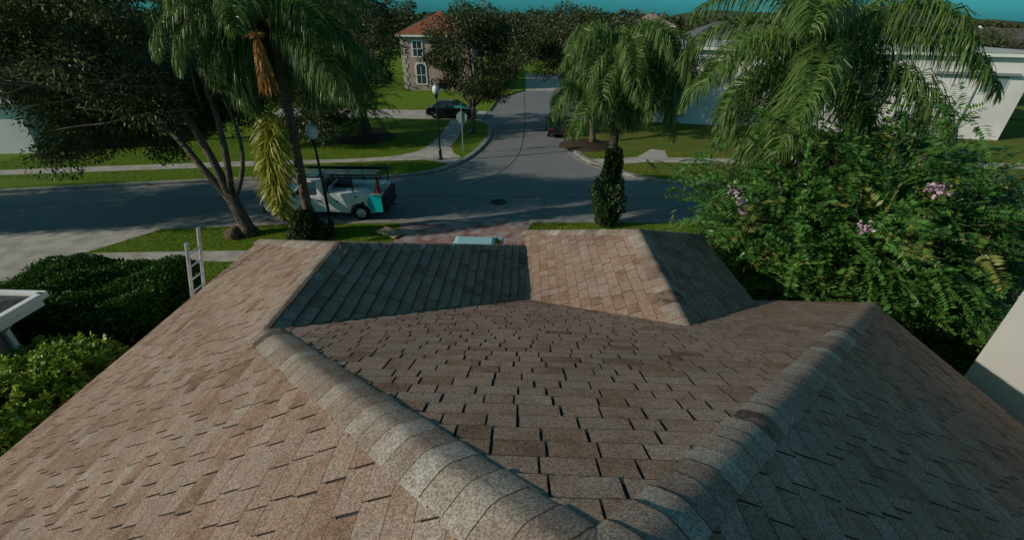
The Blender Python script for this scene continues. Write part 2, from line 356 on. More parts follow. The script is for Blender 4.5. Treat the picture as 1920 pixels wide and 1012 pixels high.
M_SEAM = mat('crack_sealer', (.045, .047, .048), .7, .3)
def seam(line, wd):
    strip('road_seam', smooth_line(line, 2), -wd / 2, wd / 2, RZ + .004, RZ - .01, M_SEAM)
seam([(-.1, 60), (.1, 46), (.05, 39.5), (.0, 34.0), (-.35, 29.0), (-1.6, 25.2), (-2.9, 23.6)], .07)
seam([(-3.2, 28.9), (-1, 29.3), (1.5, 30.4), (3.2, 31.0)], .05)
seam([(-40, 17.2), (-26, 18.6), (-14, 21.0), (-4, 21.8), (9, 22.0), (30, 22.2)], .05)
def grass_blades():
    rng = np.random.default_rng(77); P = []
    for (x0, x1, y0, y1, n, zl) in ((-22, 8, 12.4, 19, 60000, 0), (-32, -3, 22.5, 33, 60000, 0), (4, 22, 24.4, 31, 20000, 0), (-10.8, -6.4, 10, 14.2, 9000, 0)):
        P.append(np.stack([rng.uniform(x0, x1, n), rng.uniform(y0, y1, n), np.full(n, zl)], 1))
    P = np.concatenate(P); x, y = P[:, 0], P[:, 1]
    def inside(poly):
        r = np.zeros(len(x), bool); n = len(poly)
        for i in range(n):
            (ax, ay), (bx, by) = poly[i], poly[(i + 1) % n]
            c = ((ay > y) != (by > y)) & (x < (bx - ax) * (y - ay) / (by - ay + 1e-12) + ax); r ^= c
        return r
    k = inside(near_k + [(120, -90), (-120, -90)]) | inside(left_k + [(-24, 40.9), (-70, 41), (-125, 41)]) | inside(right_k + [(14, 41.7), (120, 41.7)])
    for o in C.objects:
        if o.name.endswith(('pavement', 'driveway')):
            vs = [v.co for v in o.data.vertices]; k &= ~inside([(v.x, v.y) for v in vs][:len(o.data.polygons[0].vertices)] if len(o.data.polygons) == 1 else [(v.x, v.y) for v in vs[:len(vs) // 2]])
    for ln in (near_k, left_k, right_k):
        for (ax, ay), (bx, by) in zip(ln[:-1], ln[1:]):
            L2 = (bx - ax) ** 2 + (by - ay) ** 2; t = np.clip(((x - ax) * (bx - ax) + (y - ay) * (by - ay)) / L2, 0, 1)
            k &= (x - ax - t * (bx - ax)) ** 2 + (y - ay - t * (by - ay)) ** 2 > .33 ** 2
    P = P[k]; n = len(P); D_ = rng.normal(size=(n, 3)) * .45 + np.array([0, 0, 1.0])
    co, q = leaves(P, D_, rng.uniform(.05, .12, n), .022, rng, .25)
    T = np.clip(rng.normal(.5, .2, n) + .25 * np.sin(P[:, 0] * 1.1 + P[:, 1] * .7) * np.sin(P[:, 1] * 1.9), 0, 1)
    o = fast_mesh('grass', co, q, T, leafmat('grass_blade', [(0, (.09, .16, .012)), (.5, (.15, .24, .018)), (1, (.26, .31, .035))], .6, .3, .2))
    tag(o, 'short mown grass blades on the verges and lawns', 'grass', None, 'stuff')
grass_blades()

# ---------------------------------------------------------------- our roof
sP, Xl, Xr, Yf, Xr1, Y1, Xv, Xr2, Y2, ZE = .4922, -6.650, 7.230, 7.678, -2.973, 9.95, .096, 2.293, 10.19, 3.0
d1 = Xr1 - Xl; zr1 = ZE + sP * d1; zv = zr1 - sP * (Xv - Xr1); d2 = Xr2 - Xv; zr2 = zv + sP * d2; dv = (zv - ZE) / sP
YB = -8.0; Xm = (Xl + Xr) / 2; dm = (Xr - Xl) / 2; zq = ZE + sP * dm
A = V((Xr1, Yf - d1, zr1)); B = V((Xr1, Y1 - d1, zr1)); Cc = V((Xl, Y1, ZE)); D = V((Xv, Yf - dv, zv)); E_ = V((Xv, Y1 - dv, zv))
G = V((Xv, Y2, zv)); I = V((Xr2, Y2 - d2, zr2)); J = V((Xr2, Yf - (zr2 - ZE) / sP, zr2)); K = V((Xr2 + d2, Y2, zv)); L = V((Xr2 + d2, Yf - dv, zv))
Mc = V((Xr, Yf, ZE)); Q = V((Xm, Yf - dm, zq)); QB = V((Xm, YB + dm, zq)); BL = V((Xl, YB, ZE)); BR = V((Xr, YB, ZE))
house = thing('hip_roof_house', 'large brown shingled house roof filling the foreground with two front wings', 'house', (0, 0, 0))
rng = np.random.default_rng(7)
roof_me = []

def shingles(O, U, W, polys, seed, expo=.178, gs=1.0, th=1.0):
    """O origin on the eave, U along the eave, W up the slope; polys = convex 3-D polygons in that plane"""
    U = V(U).normalized(); W = V(W).normalized(); N = U.cross(W)
    if N.z < 0: N = -N
    O = V(O); pts = [p for pl in polys for p in pl]
    us = [(p - O).dot(U) for p in pts]; vs_ = [(p - O).dot(W) for p in pts]
    rg = random.Random(seed); V3 = []; F3 = []; T3 = []
    v = min(vs_) - .02; vmax = max(vs_); row = 0
    while v < vmax:
        u = min(us) - rg.random() * .4
        while u < max(us):
            wd = rg.choice((.21, .27, .27, .31, .37)) * rg.uniform(.92, 1.08); gap = rg.choice((.014, .018, .022)) * gs
            t0 = rg.uniform(.010, .017) * th; j = rg.uniform(-.006, .006); ve = v + expo + .035
            a, b = u, u + wd - gap
            base = len(V3)
            eg = rg.uniform(.004, .008) * th
            for (uu, vv, nn) in ((a, v + j, t0), (b, v + j, t0), (b, ve, .0015), (a, ve, .0015), (a, v + j, 0), (b, v + j, 0), (b, ve, 0), (a, ve, 0), (a, v + j + eg, t0 * .97), (b, v + j + eg, t0 * .97)):
                V3.append(O + U * uu + W * vv + N * nn)
            F3 += [(base + 8, base + 9, base + 2, base + 3), (base, base + 1, base + 9, base + 8), (base + 4, base + 5, base + 1, base), (base + 5, base + 6, base + 2, base + 9, base + 1), (base + 7, base + 4, base, base + 8, base + 3)]
            r = rg.random(); tt = rg.gauss(.50, .10) if r < .84 else (rg.gauss(.30, .07) if r < .94 else rg.gauss(.70, .06))
            T3 += [max(.02, min(.98, tt))] + [-1.0] * 4
            u += wd
        v += expo; row += 1
    flip = U.cross(W).z < 0
    for pl in polys:
        bm = bmesh.new(); lay = bm.faces.layers.float.new('tint')
        bv = [bm.verts.new(p) for p in V3]
        for f, tt in zip(F3, T3):
            q = [bv[i] for i in f]
            fc = bm.faces.new(q[::-1] if flip else q); fc[lay] = tt
        cen = sum(pl, V((0, 0, 0))) / len(pl)
        for i in range(len(pl)):
            p, q = pl[i], pl[(i + 1) % len(pl)]; no = (q - p).cross(N).normalized()
            if no.dot(cen - p) > 0: no = -no
            bmesh.ops.bisect_plane(bm, geom=bm.verts[:] + bm.edges[:] + bm.faces[:], plane_co=p, plane_no=no, clear_outer=True)
        me = bpy.data.meshes.new('tmp'); bm.to_mesh(me); bm.free(); roof_me.append(me)

UP = lambda dx, dy: V((dx, dy, sP))
def at(poly, x): pass
A0 = V((Xl, A.y, ZE)); Q0 = V((Xl, Q.y, ZE)); QB0 = V((Xl, QB.y, ZE))
shingles(V((Xl, YB, ZE)), (0, 1, 0), UP(1, 0), [[A0, Cc, B, A], [Q0, A0, A, Q], [BL, Q0, Q, QB]], 1, gs=.85, th=.75)
yhl = lambda x: A.y - (x - Xr1); yhr = lambda x: Yf - (Xr - x); zf = lambda y: ZE + sP * (Yf - y)
FP = lambda x, y: V((x, y, zf(y)))
shingles(V((Xl, Yf, ZE)), (1, 0, 0), UP(0, -1), [
    [A, D, FP(Xv, yhl(Xv))], [D, J, FP(Xr2, yhr(Xr2)), Q, FP(Xv, yhl(Xv))],
    [J, L, FP(L.x, yhr(L.x)), FP(Xr2, yhr(Xr2))], [FP(L.x, Yf), Mc, FP(L.x, yhr(L.x))]], 2)
shingles(V((Xr, YB, ZE)), (0, 1, 0), UP(-1, 0), [[BR, Mc, Q, QB]], 3, gs=.7)
shingles(V((Xv, 0, zv)), (0, 1, 0), UP(-1, 0), [[A, D, E_, B]], 4, gs=.3, th=2.3)
shingles(V((Xl, Y1, ZE)), (1, 0, 0), UP(0, -1), [[Cc, V((Xv, Y1, ZE)), E_, B]], 5)
shingles(V((Xv, 0, zv)), (0, 1, 0), UP(1, 0), [[D, J, I, G]], 6, gs=.6, th=1.3)
shingles(V((K.x, 0, zv)), (0, 1, 0), UP(-1, 0), [[J, L, K, I]], 8, gs=.4, th=1.8)
shingles(V((Xv, Y2, zv)), (1, 0, 0), UP(0, -1), [[G, K, I]], 9)
shingles(V((Xl, YB, ZE)), (1, 0, 0), UP(0, 1), [[BL, BR, QB]], 10)
bm = bmesh.new(); bm.faces.layers.float.new('tint')
for me in roof_me: bm.from_mesh(me); bpy.data.meshes.remove(me)
me = bpy.data.meshes.new('roof'); bm.to_mesh(me); bm.free(); me.materials.append(M_SH)
lnk(bpy.data.objects.new('roof', me)).parent = house
# roof deck with felt under the shingles, closed by a soffit
dk = MB()
def deck(*p): dk.add([q - V((0, 0, .004)) for q in p], [tuple(range(len(p)))])
deck(A0, Cc, B, A); deck(BL, A0, A, Q, QB); deck(A, D, FP(Xv, yhl(Xv))); deck(D, J, FP(Xr2, yhr(Xr2)), Q, FP(Xv, yhl(Xv)))
deck(J, L, FP(L.x, yhr(L.x)), FP(Xr2, yhr(Xr2))); deck(FP(L.x, Yf), Mc, FP(L.x, yhr(L.x))); deck(BR, Mc, Q, QB); deck(A, D, E_, B)
deck(Cc, V((Xv, Y1, ZE)), E_, B); deck(D, J, I, G); deck(J, L, K, I); deck(G, K, I); deck(BL, BR, QB)
dk.build('roof_deck', M_DECK, house)

def caps(lo, hi, dl, dr, seed, w=.185, step=.185):
    """cap shingles bent over the line lo->hi; dl, dr point down the two slopes"""
    lo, hi = V(lo), V(hi); ax = (hi - lo); Ln = ax.length; ax.normalize(); rg = random.Random(seed)
    dl, dr = V(dl), V(dr)
    def tidy(d):
        d = (d - ax * d.dot(ax)).normalized(); return d
    dl, dr = tidy(dl), tidy(dr)
    nl = ax.cross(dl); nl = nl if nl.z > 0 else -nl
    nr = ax.cross(dr); nr = nr if nr.z > 0 else -nr
    rr = .045
    def prof(lift):
        out = [dl * w + nl * (lift * .7), dl * (w * .78) + nl * lift, dl * (rr + .03) + nl * lift]
        a, b = dl * rr + nl * lift, dr * rr + nr * lift; ap = (nl + nr).normalized() * lift * 1.05
        for k in range(9):
            t = k / 8; out.append(a * (1 - t) ** 2 + ap * 2 * t * (1 - t) + b * t * t)
        out += [dr * (rr + .03) + nr * lift, dr * (w * .78) + nr * lift, dr * w + nr * (lift * .7)]
        return out
    vs = []; fs = []; tint = []; s = -.02; k = 0
    while s < Ln:
        e = min(s + step + .07, Ln + .02); lf = .026 + rg.uniform(-.004, .008)
        sk = rg.uniform(-.022, .022); wj = rg.uniform(.95, 1.06); eg = rg.uniform(.006, .010)
        p0, p1 = [p * wj for p in prof(lf)], [p * wj for p in prof(.020)]; q0 = [p - V((0, 0, .009)) for p in p0]
        n = len(p0); b0 = len(vs)
        for i, p in enumerate(p0): vs.append(lo + ax * (s + sk * (i / n - .5)) + p)
        for i, p in enumerate(p1): vs.append(lo + ax * e + p)
        for i, p in enumerate(p0): vs.append(lo + ax * (s + sk * (i / n - .5)) + p)
        for i, p in enumerate(q0): vs.append(lo + ax * (s + sk * (i / n - .5)) + p)
        t = rg.gauss(.48, .12) if rg.random() < .8 else rg.choice((rg.gauss(.82, .06), rg.gauss(.15, .06)))
        for i, p in enumerate(p0): vs.append(lo + ax * (s + eg + sk * (i / n - .5)) + p)
        for i in range(n - 1):
            fs.append((b0 + 4 * n + i, b0 + 4 * n + i + 1, b0 + n + i + 1, b0 + n + i)); tint.append(t)
            fs.append((b0 + i, b0 + i + 1, b0 + 4 * n + i + 1, b0 + 4 * n + i)); tint.append(-1.0)
            fs.append((b0 + 2 * n + i + 1, b0 + 2 * n + i, b0 + 3 * n + i, b0 + 3 * n + i + 1)); tint.append(-1.0)
        s += step * rg.uniform(.94, 1.06); k += 1
    o = fast_mesh('ridge_cap', [tuple(p) for p in vs], fs, np.where(np.array(tint) < 0, -1.0, np.clip(tint, .02, .98)), M_CAP, house, True)
    return o
WL, WR, WF, WB = V((-1, 0, -sP)), V((1, 0, -sP)), V((0, 1, -sP)), V((0, -1, -sP))
caps(A - (Q - A).normalized() * .1, Q, WL, WF, 21); caps(Mc, Q, WF, WR, 22, .15); caps(B, A, WL, WR, 23, .24)
caps(Cc, B, WL, WF, 24, .2); caps(E_, B, WF, WR, 25, .2); caps(I, J, WL, WR, 26, .22); caps(G, I, WL, WF, 27, .2); caps(K, I, WF, WR, 28, .2)
caps(QB, Q, WL, WR, 29); caps(BL, QB, WL, WB, 30); caps(BR, QB, WR, WB, 31)
# walls, fascia boards and soffits
wb = MB(); o_ = .45
wb.prism([(Xl + o_, YB + o_), (Xr - o_, YB + o_), (Xr - o_, Yf - o_), (K.x - o_, Yf - o_), (K.x - o_, Y2 - o_), (Xv + .2, Y2 - o_), (Xv + .2, Y1 - o_), (Xl + o_, Y1 - o_)], 0, ZE - .12)
wb.build('wall', M_CREAM, house)
sf = MB(); sf.prism([(Xl + .02, YB + .02), (Xr - .02, YB + .02), (Xr - .02, Yf - .02), (K.x - .02, Yf - .02), (K.x - .02, Y2 - .02), (Xv + .02, Y2 - .02), (Xv + .02, Y1 - .02), (Xl + .02, Y1 - .02)], ZE - .12, ZE - .09)
sf.build('soffit', M_WHITE, house)
fb = MB()
for a, b in ((BL, Cc), (Cc, V((Xv, Y1, ZE))), (FP(L.x, Yf), Mc), (Mc, BR), (BR, BL)):
    c = (a + b) / 2; inn = V((Xm, 1, 0)); d = (b - a).normalized(); n = V((d.y, -d.x, 0)); n = n if n.dot(c - V((Xm, 1, c.z))) > 0 else -n
    fb.bar(a - n * .02 + V((0, 0, -.085)), b - n * .02 + V((0, 0, -.085)), .025, .15)
for a, b in ((G, K), (K, L)): fb.bar(a + V((0, 0, -.09)), b + V((0, 0, -.09)), .025, .16)
fb.build('fascia_board', M_WHITE, house)
gd = MB(); gd.bx(-5.0, -.2, Y1 - o_ + .002, Y1 - o_ + .03, .02, 2.2)
for k in range(1, 4): gd.bx(-4.95, -.25, Y1 - o_ + .03, Y1 - o_ + .036, .52 * k, .52 * k + .03)
gd.build('garage_door', M_WHITE, house)

# ---------------------------------------------------------------- ladder against the left eave
lad = thing('extension_ladder', 'silver aluminium ladder leaning on the left roof eave above the hedge', 'ladder', (-7.75, 7.75, 0))
la, lb = V((0, 0, 0)), V((.86, .18, 3.86)); off = V((0, .40, 0)); dirl = (lb - la)
for sgn, ex in ((0, 1.0), (1, 1.04)):
    mb = MB(); p0 = la + off * sgn; mb.bar(p0, p0 + dirl * ex, .035, .085)
    mb.bar(p0 + dirl * ex, p0 + dirl * (ex + .012), .045, .095); mb.build('rail', M_ALU, lad, bevel=.006)
for k in range(12):
    mb = MB(); p = la + dirl * (.07 + k * .079); mb.tube([p, p + off], .017, 8); mb.build('rung', M_ALU, lad)

# ---------------------------------------------------------------- vegetation builders
def ell_clumps(c, rad, n, rng, shell=.55, flat=0.0):
    out = []
    c = np.array(c); rad = np.array(rad)
    while len(out) < n:
        p = rng.uniform(-1, 1, 3); r = np.linalg.norm(p)
        if r > 1 or r < shell * rng.random() ** .5: continue
        if p[2] < -.75 + flat: continue
        out.append(c + p * rad * rng.uniform(.86, 1.1))
    return np.array(out)

def crown(name, cl, per, cr, leafL, leafW, material, parent, rng, hang=0.35, tint_sd=.17):
    P = []; Dv = []; T = []
    cen = cl.mean(0)
    for c in cl:
        n = int(per * rng.uniform(.5, 1.4)); r = cr * rng.uniform(.6, 1.35)
        q = rng.normal(size=(n, 3)); q = nrm(q) * (rng.random((n, 1)) ** .45) * r * np.array([1, 1, .72])
        P.append(c + q); d = nrm(q) + nrm(c - cen) * .5 + rng.normal(size=(n, 3)) * .55; d[:, 2] -= hang; Dv.append(d)
        T.append(np.clip(rng.normal(rng.uniform(.28, .62), tint_sd, n), .01, .99))
    P = np.concatenate(P); Dv = np.concatenate(Dv); T = np.concatenate(T)
    Ls = leafL * rng.uniform(.6, 1.35, len(P))
    co, q = leaves(P, Dv, Ls, Ls * leafW / leafL, rng)
    return fast_mesh(name, co - np.array(parent.location), q, T, material, parent)

def bend(a, b, sag, n=6, rng=random):
    a, b = V(a), V(b); out = []
    j = V((rng.uniform(-1, 1), rng.uniform(-1, 1), rng.uniform(-.3, .6))) * sag
    for k in range(n + 1):
        t = k / n; out.append(a.lerp(b, t) + j * (4 * t * (1 - t)) * .5 + V((rng.uniform(-1, 1), rng.uniform(-1, 1), rng.uniform(-1, 1))) * sag * .08 * (0 < k < n))
    return out

def trunk_mesh(name, base, fork, r0, targets, material, parent, seed, lean=.1):
    rg = random.Random(seed); mb = MB(); b, f = V(base), V(fork)
    path = bend(b, f, lean, 6, rg); rad = [r0 * (1.55 if k == 0 else 1.15 if k == 1 else 1 - .045 * k) for k in range(7)]
    mb.tube(path, rad, 10)
    for t in targets:
        t = V(t); n = 7; p = bend(f - (f - b) * rg.uniform(0, .12), t, (t - f).length * .16, n, rg)
        r1 = r0 * rg.uniform(.42, .62); mb.tube(p, [r1 * (1 - .85 * k / n) + .012 for k in range(n + 1)], 7)
        for k in range(2):
            s = p[rg.randint(3, 5)]; e = s + V((rg.uniform(-1, 1), rg.uniform(-1, 1), rg.uniform(-.1, 1))).normalized() * (t - f).length * .4
            mb.tube(bend(s, e, .2, 4, rg), [r1 * .4 * (1 - .8 * q / 4) + .008 for q in range(5)], 5)
    return mb.build(name, material, parent, world=True)

def tree(name, label, cat, base, fork_z, c, rad, ncl, per, cr, LL, LW, lm, seed, r0=.2, group=None, shell=.55, limbs=8):
    rng = np.random.default_rng(seed); t = thing(name, label, cat, base, 0, group)
    cl = ell_clumps(c, rad, ncl, rng, shell)
    f = (base[0] + (c[0] - base[0]) * .25, base[1] + (c[1] - base[1]) * .25, fork_z)
    tg = cl[rng.choice(len(cl), min(limbs, len(cl)), False)]
    trunk_mesh('trunk', base, f, r0, tg, M_BARK, t, seed); crown('crown', cl, per, cr, LL, LW, lm, t, rng)
    return t

def frond_data(az, el0, Ln, bendy, rng, nst=80, ll=.75, wid=.03, hang=1.0, twist=0.0):
    """queen palm frond: arching rachis with drooping plumose leaflets; returns rachis path, leaflet quads"""
    a = np.array([math.cos(az), math.sin(az), 0.0]); side = np.array([-a[1], a[0], 0.0]); up = np.array([0, 0, 1.0])
    N = 18; p = np.zeros(3); path = [p.copy()]; dirs = []
    for k in range(N):
        t = (k + .5) / N; e = el0 - bendy * t ** 1.25
        d = a * math.cos(e) + up * math.sin(e) + side * twist * t; d /= np.linalg.norm(d)
        dirs.append(d); p = p + d * Ln / N; path.append(p.copy())
    path = np.array(path); dirs = np.array(dirs + [dirs[-1]])
    co = []; T = []
    for s in range(nst):
        t = .10 + .90 * (s + rng.random() * .6) / nst; x = t * N; i = min(int(x), N - 1); fr = x - i
        o = path[i] * (1 - fr) + path[i + 1] * fr; d = dirs[i]
        sd = np.cross(d, up); sd = sd / max(np.linalg.norm(sd), .05) if np.linalg.norm(sd) > .05 else side
        nn = np.cross(sd, d)
        for sg in (-1, 1):
            l = ll * (math.sin(math.pi * min(1, t * .86 + .12)) ** .6) * rng.uniform(.75, 1.15)
            lift = rng.uniform(-.5, .75)
            dd = sd * sg * rng.uniform(.7, 1.1) + d * rng.uniform(.25, .7) + nn * lift; dd /= np.linalg.norm(dd)
            q = o.copy(); wv = wid * rng.uniform(.7, 1.2); tt = np.clip(rng.normal(.5, .2), .02, .98)
            cr = np.cross(dd, rng.normal(size=3)); cr /= max(np.linalg.norm(cr), 1e-6)
            pl, pr = q - cr * wv * .4, q + cr * wv * .4
            for g_ in range(3):
                q2 = q + dd * l / 3; w2 = wv * (.5, .42, .04)[g_]
                a2, b2 = q2 - cr * w2, q2 + cr * w2
                co += [pl, pr, b2, a2]; T.append(tt); pl, pr = a2, b2; q = q2
                dd = dd - up * hang * (.55 + .35 * rng.random()); dd /= np.linalg.norm(dd)
    return path, np.array(co), np.array(T)

def add_frond(parent, org, az, el0, Ln, bendy, rng, material, nst=80, ll=.75, wid=.03, hang=1.0, stem_r=.028, name='frond', label=None):
    path, co, T = frond_data(az, el0, Ln, bendy, rng, nst, ll, wid, hang, rng.uniform(-.2, .2))
    org = np.array(org); n = len(path); k = 4; rv = []; rq = []
    for i, p in enumerate(path):
        r = stem_r * (1 - .85 * i / n)
        for j in range(k):
            an = math.pi / 2 * j; rv.append(p + np.array([math.cos(an + az), math.sin(an + az), math.sin(an) * .6]) * r)
    for i in range(n - 1):
        for j in range(k): rq.append((i * k + j, i * k + (j + 1) % k, (i + 1) * k + (j + 1) % k, (i + 1) * k + j))
    co_all = np.concatenate([np.array(rv), co]) + org; nq = len(T)
    q = np.concatenate([np.array(rq), np.arange(nq * 4).reshape(nq, 4) + len(rv)])
    o = fast_mesh(name, co_all, q, np.concatenate([np.full(len(rq), .7), T]), material, parent)
    if label: o['label'] = label
    return o

def queen_palm(label, base, top, r0, nfr, Ln, seed, ll=.75, nst=80, wid=.03, hang=1.0, bmul=1.0, elmin=-.35, avoid=None):
    rng = np.random.default_rng(seed); t = thing('queen_palm', label, 'palm tree', base)
    b, tp = V(base), V(top); loc = V(base)
    path = [b.lerp(tp, k / 14) - loc for k in range(15)]
    mb = MB(); mb.tube(path, [r0 * (1.35 if k == 0 else 1.0 - .018 * k + .03 * (k % 2)) for k in range(15)], 12); mb.build('trunk', M_PBARK, t)
    cs = MB(); h = tp - loc; cs.tube([h - V((0, 0, .1)), h + V((0, 0, .5)), h + V((0, 0, 1.0))], [r0 * .85, r0 * .6, .05], 10); cs.build('crownshaft', M_PBARK, t)
    az = rng.random() * 6.28
    for i in range(nfr):
        az += 2.399963 + rng.normal() * .12; fr = i / (nfr - 1)
        if avoid is not None and fr > .25:
            dz_ = (az - avoid + math.pi) % (2 * math.pi) - math.pi
            if abs(dz_) < .62: az += .75 if dz_ > 0 else -.75
        el = 1.35 - (1.35 - elmin) * fr ** .85
        add_frond(t, np.array(h) + np.array([0, 0, .55 - .5 * fr]), az, el, Ln * rng.uniform(.82, 1.08) * (.75 + .25 * math.sin(math.pi * min(1, fr + .3))), bmul * (1.5 + .55 * (1 - fr)) * rng.uniform(.85, 1.1), rng, M_PALM, nst, ll, wid, hang)
    return t, h, rng

# ---------------------------------------------------------------- the palms
palmL, hL, rg1 = queen_palm('tall queen palm with orange fruit stalk and yellowing hanging frond beside the white truck', (-8.7, 16.4, 0), (-8.42, 16.4, 7.35), .19, 34, 4.2, 11, 1.05, 165, .032, 1.5, 1.1, -.5, R(-82))
for da, dz, ln in ((-112, -1.9, 4.2), (-140, -2.1, 3.9), (-98, -2.0, 3.6)):
    add_frond(palmL, np.array(hL) + np.array([-.42, -.45, dz]), R(da), R(-72), ln, .28, rg1, M_YPALM, 120, 1.0, .06, .55, .035, label='yellow frond hanging along the trunk')
for da, el in ((5, .2), (-18, -.05), (24, -.1), (-35, .1)):
    add_frond(palmL, np.array(hL) + np.array([0, 0, .1]), R(da), el, 4.2, 1.35, rg1, M_PALM, 150, 1.1, .032, 1.6)
fs = MB()
fs.tube([hL + V((.02, -.2, .1)), hL + V((.0, -.62, .15)), hL + V((.0, -1.1, -.1))], [.05, .05, .04], 6)
P_, D_ = [], []
for k in range(460):
    z = rg1.random() ** .8; an = rg1.random() * 6.28; r = .05 + .20 * z
    P_.append(np.array(hL) + np.array([.0 + math.cos(an) * r, -1.1 + math.sin(an) * r * .6, .05 - 1.45 * z])); D_.append([math.cos(an) * .4, math.sin(an) * .4, -1])
for k in range(60):
    an = rg1.random() * 6.28; P_.append(np.array(hL) + np.array([.0, -1.15, .05])); D_.append([math.cos(an), math.sin(an) * .6, rg1.uniform(-.2, .8)])
co, q = leaves(np.array(P_), np.array(D_), rg1.uniform(.22, .42, len(P_)), .035, rg1)
fast_mesh('fruit_stalk', co, q, rg1.random(len(q)), M_ORANGE, palmL)
fs.build('fruit_stem', M_PBARK, palmL)
palmC, hC, _ = queen_palm('medium queen palm with long weeping fronds beside the street junction', (3.72, 18.25, 0), (3.66, 18.25, 6.2), .19, 40, 3.5, 23, 1.05, 150, .030, 2.4, 1.40, -.3)
rgC = np.random.default_rng(99)
for da, el in ((150, .1), (172, -.1), (190, .0), (208, -.2), (232, -.1), (20, -.1), (-25, -.2)):
    add_frond(palmC, np.array(hC) + np.array([0, 0, .1]), R(da), el, 3.5, 1.35, rgC, M_PALM, 130, 1.15, .03, 2.2)
palmR, hR, _ = queen_palm('big queen palm rising behind the crape myrtle with fronds past the frame top', (8.1, 13.5, 0), (8.0, 13.5, 6.6), .2, 34, 4.7, 31, 1.1, 175, .031, 1.5, 1.0, -.4)

def phoenix():
    t = thing('date_palm', 'small dark date palm with arching fronds in a round bed on the far lawn', 'palm tree', (-11.9, 33.5, 0)); rng = np.random.default_rng(5)
    mb = MB(); mb.tube([(0, 0, 0), (.05, 0, 1.0), (.05, 0, 2.0)], [.32, .26, .28], 10); mb.build('trunk', M_PBARK, t)
    az = 0
    for i in range(26):
        az += 2.4; fr = i / 25
        add_frond(t, (.05, 0, 2.0), az, 1.25 - 1.35 * fr, 3.4 * rng.uniform(.85, 1.1), 1.5, rng, M_DTREE, 46, .42, .035, .15)
phoenix()
bed = MB(); bed.lathe([(2.2, -.02), (2.1, .05), (0, .10)], 28, (-11.9, 33.5, 0)); o = bed.build('mulch_bed', M_MULCH); o['kind'] = 'structure'
bed = MB(); bed.lathe([(1.9, -.02), (1.8, .05), (0, .10)], 28, (4.5, 32.3, 0)); o = bed.build('tree_bed', M_MULCH); o['kind'] = 'structure'

# ---------------------------------------------------------------- broadleaf trees
def big_oak():
    rng = np.random.default_rng(3); base = (-11.3, 16.4, 0)
    t = thing('oak_tree', 'big oak with forked grey trunk on the near verge left of the palm', 'tree', base)
    cl = np.concatenate([ell_clumps((-15.0, 15.6, 6.7), (6.0, 3.1, 3.2), 165, rng, .45, .1), ell_clumps((-16.6, 16.6, 4.4), (3.8, 1.8, 1.5), 34, rng, .3)])
    cl = np.array([c for c in cl if not (abs(c[1] - (16 - .364 * (-8.9 - c[0]))) < 1.25 and 1.0 < c[2] - .465 * (-8.9 - c[0]) < 6.3 and c[0] > -18)])
    mb = MB(); rg = random.Random(4)
    b = V(base); f1 = V((-11.75, 16.5, 1.75))
    mb.tube([b, (-11.38, 16.4, .35), (-11.55, 16.45, 1.0), f1], [.40, .27, .24, .25], 12)
    def limb(p, r):
        mb.tube(smooth_pts(p), [r * (1 - .75 * k / (len(smooth_pts(p)) - 1)) for k in range(len(smooth_pts(p)))], 9)
    def smooth_pts(p):
        p = [V(q) for q in p]
        for _ in range(2):
            q = [p[0]]
            for a, c in zip(p[:-1], p[1:]): q += [a.lerp(c, .25), a.lerp(c, .75)]
            q.append(p[-1]); p = q
        return p
    limb([f1 - V((0, 0, .3)), (-12.5, 16.6, 2.6), (-13.5, 17.0, 4.0), (-15.2, 17.6, 5.2), (-18, 18.3, 6.2)], .17)
    limb([f1 - V((0, 0, .3)), (-12.0, 16.6, 3.0), (-12.6, 16.8, 4.6), (-13.4, 16.9, 6.4), (-14.2, 17, 8.2)], .19)
    limb([f1 - V((0, 0, .4)), (-11.5, 16.7, 3.2), (-11.5, 16.9, 5.0), (-11.9, 17.0, 7.0)], .17)
    limb([f1 - V((0, 0, .5)), (-11.0, 16.7, 2.6), (-10.9, 17.0, 4.0), (-11.2, 17.0, 5.6)], .12)
    limb([(-13.5, 17.0, 4.0), (-14.4, 16.6, 4.7), (-16.2, 16.3, 5.0)], .08)
    for c in cl[rng.choice(len(cl), 20, False)]:
        s = V((rg.uniform(-16, -12), rg.uniform(16, 17.6), rg.uniform(4.8, 6.4))); mb.tube(bend(s, V(c), .7, 5, rg), [.05, .045, .035, .03, .02, .012], 5)
    mb.build('trunk', M_BARK, t, world=True)
    cl = np.array([c for c in cl if not (c[0] > -12.8 and c[1] < 17.3 and c[2] < 8.8) and not (c[0] < -17.3 and c[2] < 4.9)])
    cl = np.array([c for c in cl if not (abs(c[1] - (18.2 - .364 * (-8.7 - c[0]))) < 1.5 and .2 < c[2] - .464 * (-8.7 - c[0]) < 2.4)])
    cl = np.concatenate([cl, ell_clumps((-12.6, 18.9, 5.0), (2.4, 1.4, 1.5), 26, rng, .2), ell_clumps((-16.8, 19.4, 5.0), (3.8, 1.5, 2.0), 46, rng, .2), ell_clumps((-17.2, 18.9, 4.0), (3.4, 1.2, 1.5), 52, rng, .2), ell_clumps((-20.5, 20.5, 6.0), (2.5, 1.6, 2.2), 26, rng, .2)])
    crown('crown', cl, 560, .95, .135, .06, M_OAK, t, rng)
big_oak()
tree('oak_tree', 'oak just beyond the left frame edge shading the neighbour driveway', 'tree', (-28.5, 14.2, 0), 2.4, (-28.5, 14.6, 6.8), (5.6, 2.2, 3.0), 56, 260, 1.0, .2, .075, M_OAK, 41, .3)
tree('oak_tree', 'oak beyond the left frame edge whose shade falls over the street', 'tree', (-39, 12.5, 0), 2.4, (-39, 12.8, 7.2), (5.8, 2.6, 3.6), 90, 330, 1.1, .22, .09, M_OAK, 42, .3)
